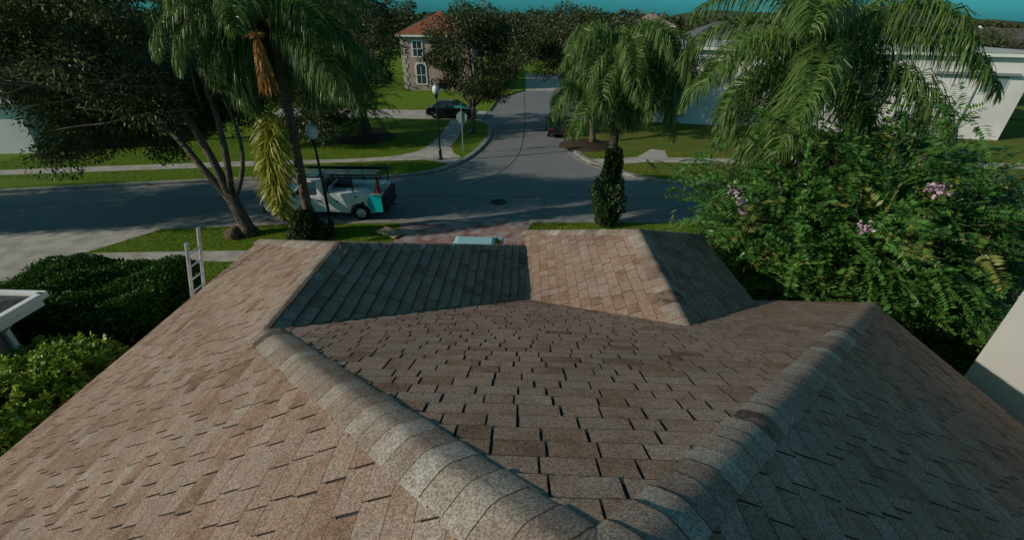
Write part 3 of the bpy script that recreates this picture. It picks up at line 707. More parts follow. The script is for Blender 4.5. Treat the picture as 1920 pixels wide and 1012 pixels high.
tree('oak_tree', 'dark oak across the street at the far left behind the pavement', 'tree', (-24.5, 31.5, 0), 2.4, (-24.5, 31.5, 5.8), (6.2, 4.5, 4.2), 85, 250, 1.1, .24, .09, M_OAK, 43, .3)
tree('oak_tree', 'tall dark oak behind the date palm left of the tan house', 'tree', (-12.6, 36.0, 0), 2.2, (-13.1, 36, 6.6), (4.0, 3.6, 4.2), 75, 260, 1.0, .22, .085, M_DTREE, 44, .28)
tree('oak_tree', 'low dark bushy tree left of the date palm on the far lawn', 'tree', (-14.0, 31.0, 0), .8, (-14.0, 31.0, 3.0), (2.6, 2.3, 2.9), 60, 260, .85, .18, .075, M_DTREE, 54, .16)
tree('oak_tree', 'round dark tree on the corner lawn behind the street sign', 'tree', (-4.0, 35.4, 0), 2.1, (-3.5, 35.4, 5.4), (3.7, 3.2, 3.4), 100, 270, .85, .2, .08, M_DTREE, 45, .2)
tree('oak_tree', 'spreading tree over the right side of the far street behind the middle palm', 'tree', (5.1, 33.0, 0), 2.6, (3.2, 34.5, 6.3), (4.0, 3.4, 2.2), 75, 260, .85, .2, .08, M_DTREE, 46, .2)
tree('oak_tree', 'dark bushy tree right of the middle palm across the street', 'tree', (12.2, 40.0, 0), 1.2, (12.2, 40, 3.9), (2.7, 2.4, 2.6), 45, 230, .8, .2, .08, M_DTREE, 47, .16)
tree('oak_tree', 'tall tree top behind the tan house left of the red roof', 'tree', (-24, 74, 0), 3.0, (-24, 74, 7.2), (8, 5, 4.4), 80, 200, 1.4, .38, .15, M_DTREE, 48, .35, shell=.4)
tree('oak_tree', 'tree right of the red roof behind the corner tree', 'tree', (-6.5, 72, 0), 3.0, (-6.5, 72, 6.0), (5.5, 4, 3.2), 60, 190, 1.3, .36, .14, M_DTREE, 49, .3, shell=.4)
tree('oak_tree', 'broad tree at the far end of the side street', 'tree', (6, 84, 0), 3.0, (4, 84, 6.0), (8.5, 5, 3.4), 80, 190, 1.4, .38, .15, M_DTREE, 50, .3, shell=.4)
tree('oak_tree', 'tree right of the far driveway behind the white house', 'tree', (17, 78, 0), 2.5, (17, 78, 5.2), (6, 4, 3.0), 60, 180, 1.3, .36, .14, M_DTREE, 51, .3, shell=.4)
tree('olive_tree', 'yellow green tree above the flat roof of the white house', 'tree', (26.5, 53, 0), 2.5, (26.5, 53, 5.6), (5.0, 3, 2.1), 55, 200, 1.0, .28, .11, M_SHRUB, 52, .2, shell=.4)
tree('olive_tree', 'dark green tree behind the flat roof at the right frame edge', 'tree', (48, 53, 0), 2.5, (46, 53, 5.4), (6, 3, 2.0), 55, 190, 1.0, .28, .11, M_DTREE, 53, .2, shell=.4)

def far_wood(name, y, x0, x1, h0, h1, n, size, seed, bumps):
    rng = np.random.default_rng(seed)
    x = rng.uniform(x0, x1, n)
    top = h0 + (h1 - h0) * (.5 + .28 * np.sin(x * bumps) + .22 * np.sin(x * bumps * 2.7 + 1.3) + .12 * np.sin(x * bumps * 6.1 + .5))
    z = top * rng.random(n) ** .55; yy = y + rng.uniform(-6, 6, n)
    P = np.stack([x, yy, z], 1); Dv = rng.normal(size=(n, 3)) + np.array([0, -.4, -.2])
    Ls = size * rng.uniform(.6, 1.4, n); co, q = leaves(P, Dv, Ls, Ls * .55, rng)
    T = np.clip(rng.normal(.5, .2, n) + .15 * np.sin(x * bumps * 3), .01, .99)
    o = fast_mesh(name, co, q, T, M_FARW); return tag(o, None, None, None, 'stuff')
tag(far_wood('far_wood', 118, -190, 190, 5.5, 8.6, 26000, 1.0, 61, .11), 'mixed green wood along the horizon behind the houses', 'trees')
tag(far_wood('distant_wood', 230, -420, 420, 7, 11, 24000, 2.0, 62, .05), 'distant wood below the sky line', 'trees')
tag(far_wood('left_wood', 58, -120, -26, 5, 9.5, 14000, .6, 63, .2), 'dark wood behind the far left oaks', 'trees')
hl = MB(); vs = []; fs = []
for i in range(61):
    x = -900 + 30 * i; h = 9 + 2 * math.sin(i * .5) + 1.5 * math.sin(i * 1.3 + 1) + (9 if 36 < i < 46 else 0) * math.sin((i - 36) / 10 * math.pi)
    vs += [(x, 760, -1), (x, 800, h), (x, 900, -1)]
for i in range(60):
    for j in range(2): fs.append((i * 3 + j, (i + 1) * 3 + j, (i + 1) * 3 + j + 1, i * 3 + j + 1))
hl.add(vs, fs, True); o = hl.build('hills', mat('hill_wood', (.05, .07, .035), .95, .1, noise=[(.03, (.07, .085, .045), .4, .6)])); o['kind'] = 'structure'

# ---------------------------------------------------------------- crape myrtle
def myrtle():
    rng = np.random.default_rng(17); base = (8.6, 11.3, 0)
    t = thing('crape_myrtle', 'wide leafy crape myrtle with pink blossoms crowding the right roof corner', 'tree', base)
    c = np.array([8.8, 11.1, 3.1]); rad = np.array([4.9, 3.4, 3.1])
    P = []; Dv = []; Ls = []; T = []; tips = []
    def ok(p):
        x, y, z = p
        if x < 4.55 and y < 11.2 and z < 3.9: return False
        if y < 8.15 and x < 7.45 and z < 3.02 + max(0, (8.0 - y)) * .5 + .05: return False
        return True
    n = 0
    while n < 3600:
        d = nrm(rng.normal(size=3)); d[2] = d[2] * .95 + .08; d[1] -= .18
        d = nrm(d); k = rng.uniform(.55, 1.06) if rng.random() < .8 else rng.uniform(.2, .6)
        end = c + d * rad * k * (1 + .16 * math.sin(d[0] * 9 + d[2] * 7) + .10 * math.sin(d[1] * 17 + d[0] * 11))
        ln = rng.uniform(.5, 1.05); sd = nrm(d + rng.normal(size=3) * .42 + np.array([0, 0, -.12])); st = end - sd * ln
        if not ok(end) or end[2] < .3: continue
        n += 1; m = int(ln / .055); side = nrm(np.cross(sd, np.array([0, 0, 1.0]) + rng.normal(size=3) * .35)); upv = np.cross(side, sd)
        base_t = rng.normal(.5, .14) + (.5 if rng.random() < .07 else 0)
        for j in range(m):
            f = j / m; p = st + sd * ln * f - np.array([0, 0, 1]) * .22 * ln * f * f
            for sg in (-1, 1):
                P.append(p); Dv.append(side * sg + sd * .45 + upv * rng.uniform(-.1, .35)); Ls.append((.20 - .08 * f) * rng.uniform(.8, 1.2)); T.append(np.clip(base_t + rng.normal() * .12, .01, .99))
        tips.append(st + sd * ln)
    P = np.array(P); good = np.array([ok(p) for p in P]); P = P[good]; Dv = np.array(Dv)[good]; Ls = np.array(Ls)[good]; T = np.array(T)[good]
    # some filling leaves deeper in the crown
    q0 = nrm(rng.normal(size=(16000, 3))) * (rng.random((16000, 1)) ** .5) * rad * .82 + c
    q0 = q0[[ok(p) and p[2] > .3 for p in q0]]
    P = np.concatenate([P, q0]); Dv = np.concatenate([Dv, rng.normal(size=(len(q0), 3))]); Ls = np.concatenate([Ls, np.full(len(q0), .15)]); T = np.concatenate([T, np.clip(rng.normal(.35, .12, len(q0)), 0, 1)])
    D = nrm(Dv); N = np.array([0, 0, 1.0]) + rng.normal(size=D.shape) * .35; Sd = nrm(np.cross(D, N)); Lc = Ls[:, None]
    co = np.stack([P, P + D * Lc * .45 + Sd * Lc * .2, P + D * Lc - np.array([0, 0, .12]) * Lc, P + D * Lc * .45 - Sd * Lc * .2], 1).reshape(-1, 3)
    fast_mesh('crown', co - np.array(base), np.arange(len(co)).reshape(-1, 4), T, M_MYRT, t)
    mb = MB(); rg = random.Random(9)
    for k in range(9):
        an = k * .7; b = V((8.6 + .25 * math.cos(an), 11.3 + .25 * math.sin(an), 0)); e = V(c + nrm(np.array([math.cos(an), math.sin(an), .9])) * rad * .8)
        if not ok(e): e.z = 4.2
        mb.tube(bend(b, e, .8, 8, rg), [.07 - .006 * q for q in range(9)], 7)
    for tp in tips[::6]:
        e = V(tp); s = V(c).lerp(e, .45); mb.tube(bend(s, e, .25, 4, rg), [.016, .014, .011, .008, .005], 4, cap=False)
    mb.build('trunk', M_BARK, t, world=True)
    for (x, y, z) in ((5.15, 9.75, 4.15), (5.0, 10.1, 4.5), (4.75, 9.2, 4.6), (8.06, 8.5, 5.2), (8.2, 8.45, 5.15), (10.7, 8.1, 2.9), (6.8, 8.2, 4.45)):
        n = 30; q = rng.normal(size=(n, 3)) * np.array([.075, .06, .05]) + np.array([x, y, z]); d = rng.normal(size=(n, 3))
        co, qd = leaves(q, d, rng.uniform(.06, .11, n), .06, rng); fast_mesh('blossom', co - np.array(base), qd, rng.random(n), M_PINK, t)
myrtle()

# ---------------------------------------------------------------- hedge, shrubs, ivy
def box_hedge():
    rng = np.random.default_rng(19); x0, x1, y0, y1, h = -13.2, -8.75, 7.6, 10.5, 2.2
    t = thing('box_hedge', 'large clipped dark green hedge between the two houses beside the ladder', 'hedge', (-10.5, 9.4, 0))
    n = 30000; P = []; Nn = []
    def lob(x, y): return .10 * np.sin(x * 2.3 + y) + .07 * np.sin(x * 5.1 - y * 3.3) + .05 * np.sin(y * 7)
    def corner(x, y):
        cx = np.maximum(np.maximum(x0 + .6 - x, x - x1 + .6), 0); cy = np.maximum(np.maximum(y0 + .6 - y, y - y1 + .6), 0); return np.sqrt(cx ** 2 + cy ** 2)
    m_ = int(n * .5); x = rng.uniform(x0, x1, m_); y = rng.uniform(y0, y1, m_); c_ = corner(x, y); k = c_ < .75
    x, y, c_ = x[k], y[k], c_[k]; z = h - .55 * np.clip(c_ - .1, 0, 1) ** 1.6 * 1.4 + lob(x, y) - rng.random(len(x)) ** 2 * .25
    P.append(np.stack([x, y, z], 1)); Nn.append(np.tile([0, 0, 1.0], (len(x), 1)))
    for ax, v0, dirv in ((0, x0, -1), (0, x1, 1), (1, y0, -1), (1, y1, 1)):
        m_ = int(n * .16); a = rng.uniform(*( (y0 + .3, y1 - .3) if ax == 0 else (x0 + .3, x1 - .3)), m_); z = rng.uniform(.05, h - .1, m_)
        off = lob(a, z * 1.7) - rng.random(m_) ** 2 * .25 - .35 * np.clip(z - (h - .5), 0, 1)
        P.append(np.stack([v0 + dirv * off, a, z] if ax == 0 else [a, v0 + dirv * off, z], 1)); e = np.zeros(3); e[ax] = dirv; Nn.append(np.tile(e, (m_, 1)))
    P = np.concatenate(P); Nn = np.concatenate(Nn); d = Nn + rng.normal(size=P.shape) * .8
    co, q = leaves(P, d, rng.uniform(.07, .13, len(P)), .055, rng)
    fast_mesh('foliage', co - np.array(t.location), q, np.clip(rng.normal(.5, .2, len(P)), 0, 1), M_HEDGE, t)
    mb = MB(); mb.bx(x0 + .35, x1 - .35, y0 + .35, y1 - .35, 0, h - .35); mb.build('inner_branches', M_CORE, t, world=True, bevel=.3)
box_hedge()

def rosette_shrub(label, c, rad, n, seed, lm=M_SHRUB, L0=.13, per=14):
    rng = np.random.default_rng(seed); t = thing('shrub', label, 'shrub', (c[0], c[1], 0)); P = []; Dv = []; T = []; rg = random.Random(seed); mb = MB()
    for i in range(n):
        d = nrm(rng.normal(size=3)); d[2] = abs(d[2]) * .9 - .15 if rng.random() < .85 else d[2]
        k = rng.uniform(.72, 1.12); e = np.array(c) + nrm(d) * np.array(rad) * k
        if e[2] < .1: e[2] = .1 + rng.random() * .3
        bt = rng.normal(.5, .15)
        for j in range(per):
            a = j * 2.4; u = j / per
            P.append(e + np.array([0, 0, -.16 * u]) + rng.normal(size=3) * .015); dd = np.array([math.cos(a), math.sin(a), .9 - 1.1 * u]) + nrm(d) * .5; Dv.append(dd); T.append(np.clip(bt + rng.normal() * .15, 0, 1))
        if i % 5 == 0: mb.tube(bend((c[0] + rng.normal() * .15, c[1] + rng.normal() * .15, 0), V(e), .3, 4, rg), [.025, .02, .016, .012, .006], 5)
    co, q = leaves(np.array(P), np.array(Dv), L0 * rng.uniform(.7, 1.25, len(P)), L0 * .48, rng)
    fast_mesh('foliage', co - np.array(t.location), q, T, lm, t); mb.build('stems', M_BARK, t, world=True)
    return t
rosette_shrub('bright green leafy shrub beside the left roof eave in the foreground', (-8.3, 4.9, 1.85), (1.2, 1.75, 1.1), 1150, 71)
rosette_shrub('dark low shrub in the shade between the right roof edge and the white wall', (9.9, 8.3, .8), (1.9, 1.2, .9), 700, 73, M_HEDGE)
rosette_shrub('bright shrub at the left frame edge below the neighbour gutter', (-9.15, 6.2, 1.55), (.8, .8, .95), 380, 72)

def ivy(label, c, r, h, n, seed, lm=M_IVY, L0=.11, shape=None):
    rng = np.random.default_rng(seed); t = thing('ivy_bush', label, 'climbing plant', (c[0], c[1], 0))
    z = rng.random(n) * h; an = rng.random(n) * 6.28
    sh = np.array([shape(q) for q in z / h]) * r * (1 + .18 * np.sin(an * 3 + z * 3) + .1 * np.sin(an * 7 - z * 5)) * (1 - .25 * rng.random(n) ** 2)
    P = np.stack([np.cos(an) * sh, np.sin(an) * sh, z], 1); d = np.stack([np.cos(an), np.sin(an), -.2 + 0 * an], 1) + rng.normal(size=(n, 3)) * .7
    co, q = leaves(P, d, L0 * rng.uniform(.7, 1.4, n), L0 * .6, rng); fast_mesh('foliage', co, q, np.clip(rng.normal(.45, .2, n), 0, 1), lm, t)
    mb = MB(); N = 8; mb.tube([(0, 0, h * k / N) for k in range(N + 1)], [max(.05, r * shape(k / N) * .72) for k in range(N + 1)], 10); mb.build('stems', M_CORE, t)
ivy('tall dark ivy wrapped round the lower trunk of the middle palm', (3.72, 18.2), .58, 3.4, 6000, 81, shape=lambda s: .55 + .55 * math.sin(math.pi * min(1, s * 1.25)) if s < .62 else .62 - .55 * (s - .62))
ivy('low ivy mound round the foot of the palm by the truck', (-8.75, 16.2), .85, 1.25, 3500, 82, shape=lambda s: 1.0 - .65 * s)

# ---------------------------------------------------------------- street furniture
def lamp(label, base, h):
    t = thing('street_lamp', label, 'street lamp', base, 0, 'street lamps at the junction')
    p = MB(); p.lathe([(.055, .75), (.045, h - 1.0), (.05, h - .78)], 14); p.build('post', M_BLACK, t)
    b = MB(); b.lathe([(.15, 0), (.15, .1), (.11, .14), (.10, .5), (.12, .54), (.08, .62), (.07, .76)], 16); b.build('base', M_BLACK, t)
    f = MB(); f.lathe([(.05, h - .80), (.10, h - .76), (.085, h - .66), (.15, h - .60), (.15, h - .56)], 16); f.build('fitter', M_BLACK, t)
    g = MB(); g.lathe([(.13, h - .56), (.20, h - .42), (.215, h - .30), (.17, h - .14), (.11, h - .06)], 18); g.build('globe', M_GLOBE, t)
    n = MB(); n.lathe([(.12, h - .06), (.07, h - .01), (.035, h + .02), (.03, h + .06), (.04, h + .09), (0, h + .15)], 12); n.build('finial', M_POSTG, t)
    return t
lamp('near street lamp with white globe standing between the roof and the truck', (-8.0, 16.8, 0), 4.45)
lamp('farther street lamp with white globe on the corner pavement across the street', (-5.3, 27.95, 0), 4.5)
M_GREEN = mat('sign_green', (.015, .33, .22), .5, .3); M_SIGNB = mat('sign_back', (.33, .36, .36), .5, .4, metal=.3)
sg = thing('street_sign', 'green street name blades above a stop sign seen from behind on the corner grass', 'sign', (-4.1, 29.9, 0))
mb = MB(); mb.box((0, 0, 1.5), (.06, .06, 3.0)); mb.build('post', M_POSTG, sg)
mb = MB(); r = .38
mb.add([(r * math.cos(R(22.5 + 45 * k)), y, 2.25 + r * math.sin(R(22.5 + 45 * k))) for y in (.035, .045) for k in range(8)], [tuple(range(8)), tuple(range(15, 7, -1))] + [(k, 8 + k, 8 + (k + 1) % 8, (k + 1) % 8) for k in range(8)])
mb.build('stop_sign_back', M_SIGNB, sg)
for rz, z in ((0, 2.9), (R(80), 3.08)):
    mb = MB(); mb.box((.0, 0, z), (.80, .02, .15), rz); o = mb.build('name_blade', M_GREEN, sg, bevel=.01)
mh = MB(); mh.lathe([(.40, 0), (.40, .010), (.36, .012), (.36, .006), (0, .007)], 26, (-1.2, 21.0, RZ))
tag(mh.build('manhole_cover', mat('cast_iron', (.03, .03, .03), .7, .3, bump=(30, .5, .01))), 'round dark iron manhole cover in the junction', 'manhole cover')
pl = thing('plywood_board', 'flat brown plywood board lying on the grass beside the paver drive', 'board', (-5.55, 16.75, .05))
mb = MB(); mb.box((0, 0, .03), (1.15, .62, .02), R(-32)); mb.build('board', mat('plywood', (.55, .37, .20), .8, .2, noise=[(3, (.30, .19, .10), .4, .65)]), pl)
mb = MB(); mb.box((.1, .1, .005), (1.0, .08, .03), R(-32)); mb.build('batten', mat('plywood_batten', (.25, .17, .10), .8, .2), pl)
rk = bmesh.new(); bmesh.ops.create_icosphere(rk, subdivisions=3, radius=1)
for v in rk.verts:
    n = 1 + .18 * math.sin(v.co.x * 4 + 1) + .14 * math.sin(v.co.y * 5) + .10 * math.sin(v.co.z * 7 + v.co.x * 6); v.co = V((v.co.x * .42 * n, v.co.y * .3 * n, max(-.05, v.co.z * .26 * n + .12)))
me = bpy.data.meshes.new('boulder'); rk.to_mesh(me); rk.free(); me.materials.append(mat('brown_rock', (.10, .065, .045), .95, .1, noise=[(4, (.16, .11, .08), .42, .62)], bump=(14, .8, .04)))
o = lnk(bpy.data.objects.new('boulder', me)); o.location = (-11.85, 16.15, 0); tag(o, 'rough brown boulder at the foot of the forked oak', 'rock')

# ---------------------------------------------------------------- vehicles
def wheel(parent, x, y, r, wd, outer):
    Mx = Matrix.Rotation(R(90), 3, 'X')
    t = MB(); t.lathe([(r * .62, -wd / 2), (r * .93, -wd / 2), (r, -wd * .36), (r, wd * .36), (r * .93, wd / 2), (r * .62, wd / 2), (r * .6, 0)], 26, (x, y, r), M=Mx)
    w_ = t.build('wheel', M_TYRE, parent)
    m_ = MB(); yo = y + outer * wd * .36
    m_.lathe([(r * .62, -wd * .4), (r * .62, wd * .4)], 24, (x, y, r), M=Mx)
    m_.lathe([(.0, -.012), (r * .2, -.012), (r * .22, .012), (0, .012)], 16, (x, yo + outer * .02, r), M=Mx)
    for k in range(6):
        a = k * math.pi / 3; c, s_ = math.cos(a), math.sin(a)
        m_.bar((x + c * r * .12, yo, r + s_ * r * .12), (x + c * r * .6, yo, r + s_ * r * .6), .05, .085)
    m_.build('rim', M_RIM, w_)

def car(label, name, loc, rz, paint, Ln=4.6, Wd=1.8, group=None):
    t = thing(name, label, 'car', loc, rz, group); h = Ln / 2; y = Wd / 2
    b = MB()
    prof = [(-h, .35), (-h + .04, .62), (-h + .35, .80), (-h + 1.25, .93), (h - .75, .98), (h - .1, .92), (h, .62), (h - .04, .32), (h - .5, .22), (-h + .5, .22)]
    b.extr(prof, -y, y); o = b.build('body', paint, t, bevel=.06)
    cb = MB(); z0, z1 = .94, 1.44
    lo = [(-h + 1.1, y * .93), (h - .55, y * .93)]; hi = [(-h + 2.0, y * .72), (h - 1.25, y * .72)]
    vs = [(lo[0][0], -lo[0][1], z0), (lo[1][0], -lo[1][1], z0), (lo[1][0], lo[1][1], z0), (lo[0][0], lo[0][1], z0), (hi[0][0], -hi[0][1], z1), (hi[1][0], -hi[1][1], z1), (hi[1][0], hi[1][1], z1), (hi[0][0], hi[0][1], z1)]
    cb.add(vs, [(0, 1, 5, 4), (1, 2, 6, 5), (2, 3, 7, 6), (3, 0, 4, 7)]); cb.build('window', M_GLASS, t)
    rf = MB(); rf.add([(hi[0][0] - .02, -hi[0][1] - .02, z1), (hi[1][0] + .02, -hi[1][1] - .02, z1), (hi[1][0] + .02, hi[1][1] + .02, z1), (hi[0][0] - .02, hi[0][1] + .02, z1)] + [(hi[0][0] + .1, -hi[0][1] + .08, z1 + .06), (hi[1][0] - .1, -hi[1][1] + .08, z1 + .06), (hi[1][0] - .1, hi[1][1] - .08, z1 + .06), (hi[0][0] + .1, hi[0][1] - .08, z1 + .06)],
           [(0, 1, 5, 4), (1, 2, 6, 5), (2, 3, 7, 6), (3, 0, 4, 7), (4, 5, 6, 7)])
    for k in range(4): rf.bar(vs[k], vs[k + 4], .06)
    for sg_ in (-1, 1): rf.bar(V(((lo[0][0] + lo[1][0]) / 2 + .1, sg_ * lo[0][1] * 1.0, z0)), V(((hi[0][0] + hi[1][0]) / 2 + .1, sg_ * hi[0][1] * 1.0, z1)), .05)
    rf.build('roof', paint, t)
    for x in (-h + .85, h - .85):
        for sg_ in (-1, 1): wheel(t, x, sg_ * (y - .09), .32, .22, sg_)
    red = bpy.data.materials.get('tail_lens') or mat('tail_lens', (.45, .02, .02), .3, .5); wh = bpy.data.materials.get('head_lens') or mat('head_lens', (.6, .62, .62), .15, .6)
    for sg_ in (-1, 1):
        q = MB(); q.box((h - .03, sg_ * (y - .25), .76), (.08, .36, .15)); q.build('tail_light', red, t, bevel=.02)
        q = MB(); q.box((-h + .12, sg_ * (y - .27), .68), (.2, .36, .13)); q.build('headlight', wh, t, bevel=.02)
        q = MB(); q.box((-h + 1.45, sg_ * (y + .07), .98), (.1, .18, .12)); q.build('mirror', paint, t, bevel=.02)
    return t
P_TEAL = mat('pale_teal_paint', (.30, .52, .52), .3, .5, coat=.5); P_BLACK = mat('black_car_paint', (.012, .014, .016), .25, .5, coat=.6)
P_DRED = mat('dark_car_paint', (.02, .012, .014), .25, .5, coat=.6); P_SILV = mat('silver_car_paint', (.42, .45, .46), .3, .5, coat=.5)
car('pale teal car parked on the paver drive just beyond the roof edge', 'parked_car', (-1.55, 12.55, .012), R(90), P_TEAL)
car('black car parked on the side driveway behind the far street lamp', 'parked_car', (-6.6, 42.2, -.1), R(180), P_BLACK)
car('dark car with red tail lights parked on the far street half hidden by palm fronds', 'parked_car', (2.75, 36.8, RZ), R(-90), P_DRED)
car('silver car on the right side driveway behind the middle palm', 'parked_car', (8.2, 43.4, -.1), R(0), P_SILV)

def work_truck():
    t = thing('work_truck', 'white utility pickup with ladder rack and teal rear side panel parked at the kerb', 'truck', (-8.7, 19.2, RZ), R(2.0))
    P_W = mat('white_truck_paint', (.75, .75, .73), .35, .5, coat=.4, noise=[(1.5, (.58, .58, .57), .45, .7)])
    P_T = mat('teal_panel_paint', (.0, .42, .42), .45, .4, noise=[(2, (.0, .34, .36), .45, .7)])
    y = .93
    # cab and bonnet: one body shell with wheel arches cut in the side profile
    def arch(cx, r=.43, n=9): return [(cx + r * math.cos(math.pi * (1 - k / n)), .40 + r * math.sin(math.pi * (1 - k / n))) for k in range(n + 1)]
    low = [(-2.85, .42), (-2.89, .62), (-2.83, 1.0), (-2.68, 1.10), (-1.55, 1.17), (-.10, 1.18), (-.10, .42)]
    prof = low[:1] + low[1:] + arch(-1.95)[::-1]
    b = MB(); b.extr(prof, -y, y); b.build('body', P_W, t, bevel=.04)
    cb = MB(); lo = [(-1.52, .90), (-.12, .90)]; hi = [(-.98, .74), (-.16, .74)]; z0, z1 = 1.17, 1.76
    vs = [(lo[0][0], -lo[0][1], z0), (lo[1][0], -lo[1][1], z0), (lo[1][0], lo[1][1], z0), (lo[0][0], lo[0][1], z0), (hi[0][0], -hi[0][1], z1), (hi[1][0], -hi[1][1], z1), (hi[1][0], hi[1][1], z1), (hi[0][0], hi[0][1], z1)]
    cb.add(vs, [(0, 1, 5, 4), (2, 3, 7, 6), (3, 0, 4, 7), (1, 2, 6, 5)]); cb.build('window', M_GLASS, t)
    rf = MB(); rf.bx(hi[0][0] - .06, hi[1][0] + .05, -.79, .79, z1 - .02, z1 + .05)
    for k in range(4): rf.bar(vs[k], vs[k + 4], .075)
    for sg_ in (-1, 1):
        rf.bar((-.28, sg_ * .905, z0), (-.30, sg_ * .755, z1), .22, .06); rf.bar((-1.5, sg_ * .9, z0 + .01), (-.12, sg_ * .9, z0 + .01), .05)
    rf.build('cab_roof', P_W, t, bevel=.015)
    for sg_ in (-1, 1):
        d = MB(); d.bx(-1.42, -.22, sg_ * y - .006, sg_ * y + .006, .47, 1.13); dr = d.build('door', P_W, t, bevel=.005)
        d = MB(); d.bx(-.46, -.28, sg_ * (y + .018) - .012, sg_ * (y + .018) + .012, .93, .98); d.build('handle', M_DARKPL, dr)
        d = MB(); d.bar((-1.30, sg_ * y, 1.2), (-1.34, sg_ * (y + .14), 1.24), .03); d.box((-1.34, sg_ * (y + .17), 1.27), (.09, .14, .22)); d.build('mirror', M_DARKPL, t, bevel=.01)
        d = MB(); d.box((-2.81, sg_ * .68, .86), (.14, .36, .18)); d.build('headlight', bpy.data.materials['head_lens'], t, bevel=.02)
    g = MB(); g.box((-2.89, 0, .82), (.05, .9, .24)); g.build('grille', M_DARKPL, t)
    g = MB(); g.box((-2.91, 0, .48), (.16, 1.88, .2)); g.build('front_bumper', M_DARKPL, t, bevel=.03)
    # utility bed
    ub = MB(); pr = [(-.04, .46), (-.04, 1.30), (2.42, 1.30), (2.42, .46)] + arch(1.42, .46)[::-1]
    for sg_ in (-1, 1):
        y0, y1 = sorted((sg_ * .52, sg_ * .98)); ub.extr(pr, y0, y1)
    ub.bx(-.04, 2.42, -.52, .52, .55, .75); ub.bx(-.04, .04, -.52, .52, .75, 1.45)
    ub.build('utility_bed', P_W, t, bevel=.02)
    for sg_ in (-1, 1):
        for x0, x1, za, zb in ((.03, .88, .54, 1.24), (.95, 1.66, .97, 1.24)):
            d = MB(); d.bx(x0, x1, sg_ * .985 - .008, sg_ * .985 + .008, za, zb); dd = d.build('locker_door', P_W, t, bevel=.006)
            d = MB(); d.bx((x0 + x1) / 2 - .06, (x0 + x1) / 2 + .06, sg_ * 1.0 - .01, sg_ * 1.0 + .01, (za + zb) / 2 + .03, (za + zb) / 2 + .09); d.build('latch', M_DARKPL, dd)
        d = MB(); d.bx(1.52, 1.64, sg_ * 1.0 - .008, sg_ * 1.0 + .008, .84, .93); d.build('fuel_flap', M_DARKPL, t)
        d = MB(); d.extr([(1.90, .47), (2.44, .47), (2.44, 1.26), (2.02, 1.29), (1.80, 1.05), (1.78, .85)], *sorted((sg_ * .99, sg_ * 1.012))); d.build('side_panel', P_T, t)
    rb = MB(); rb.box((2.52, 0, .52), (.2, 1.9, .14)); rb.bar((2.6, 0, .45), (2.82, 0, .45), .06); rb.build('rear_bumper', M_DARKPL, t)
    tg = MB(); tg.bx(2.42, 2.60, -.92, .92, .60, 1.15); tg.build('tailgate', M_DARKPL, t, bevel=.02)
    # rack
    rk_ = MB()
    for sg_ in (-1, 1):
        for x in (.02, 1.2, 2.35): rk_.bar((x, sg_ * .86, 1.28), (x, sg_ * .80, 1.98), .045)
        rk_.bar((-1.45, sg_ * .80, 1.98), (2.55, sg_ * .80, 1.98), .05); rk_.bar((-.0, sg_ * .80, 2.10), (2.3, sg_ * .80, 2.10), .035)
        for x in (.0, 1.15, 2.3): rk_.bar((x, sg_ * .8, 1.98), (x, sg_ * .8, 2.10), .035)
    for x in (-1.4, -.3, .9, 2.4): rk_.bar((x, -.8, 1.985), (x, .8, 1.985), .045)
    rk_.build('ladder_rack', M_BLACK, t)
    for x, r in ((-1.95, .38), (1.42, .38)):
        for sg_ in (-1, 1): wheel(t, x, sg_ * (y - .10), r, .25, sg_)
    def wp(p): return t.matrix_basis @ V(p)
    bpy.context.view_layer.update()
    rz = R(2.0)
    ld = thing('ladder', 'grey ladder lying on the rack of the white truck', 'ladder', wp((-1.5, -.45, 2.03)), rz)
    for yy in (0, .38):
        mb = MB(); mb.bar((0, yy, .04), (3.7, yy, .04), .03, .07); mb.build('rail', M_ALU, ld)
    for k in range(12):
        mb = MB(); mb.bar((.15 + .3 * k, 0, .04), (.15 + .3 * k, .38, .04), .025); mb.build('rung', M_ALU, ld)
    cn = thing('traffic_cone', 'orange traffic cone strapped upright at the back of the truck', 'cone', wp((2.25, -.74, 1.305)), rz)
    mb = MB(); mb.lathe([(.15, .03), (.13, .05), (.035, .62), (0, .63)], 16); mb.build('cone_body', mat('cone_orange', (.62, .085, .03), .55, .3), cn)
    mb = MB(); mb.box((0, 0, .015), (.34, .34, .03)); mb.build('cone_foot', mat('cone_foot_orange', (.55, .07, .03), .6, .3), cn)
    mb = MB(); mb.lathe([(.098, .24), (.070, .40)], 16); mb.build('reflective_band', M_WHITE, cn)
    pp = thing('pipe_bundle', 'pale teal pipes stacked lengthwise in the bed of the white truck', 'pipes', wp((0, 0, .76)), rz)
    rg = random.Random(2); P_P = mat('pale_teal_pipe', (.30, .46, .48), .4, .4)
    for k in range(9):
        mb = MB(); yy = -.46 + .075 * k; zz = .05 + (.48 if k < 4 else .2) ; mb.tube([(.15, yy, zz), (2.2 + rg.uniform(-.1, .1), yy, zz)], .045, 10); mb.build('pipe', P_P, pp)
    bl = thing('pole_bundle', 'black bundle of poles tied along the top of the truck rack', 'poles', wp((-1.2, .3, 2.01)), rz)
    for k in range(6):
        mb = MB(); yy = .055 * (k % 4); zz = .045 + .07 * (k // 4); mb.tube([(rg.uniform(0, .2), yy, zz), (3.5 + rg.uniform(-.2, .2), yy, zz)], .03, 8); mb.build('pole', M_BLACK, bl)
    tb = thing('tool_crate', 'black tool crate standing in the truck bed behind the cab', 'crate', wp((.42, .1, .76)), rz)
    mb = MB(); mb.box((0, .1, .34), (.5, .7, .68)); mb.build('crate_body', M_DARKPL, tb, bevel=.03)
    mb = MB(); mb.box((0, .1, .70), (.54, .74, .05)); mb.build('lid', M_BLACK, tb, bevel=.01)
work_truck()

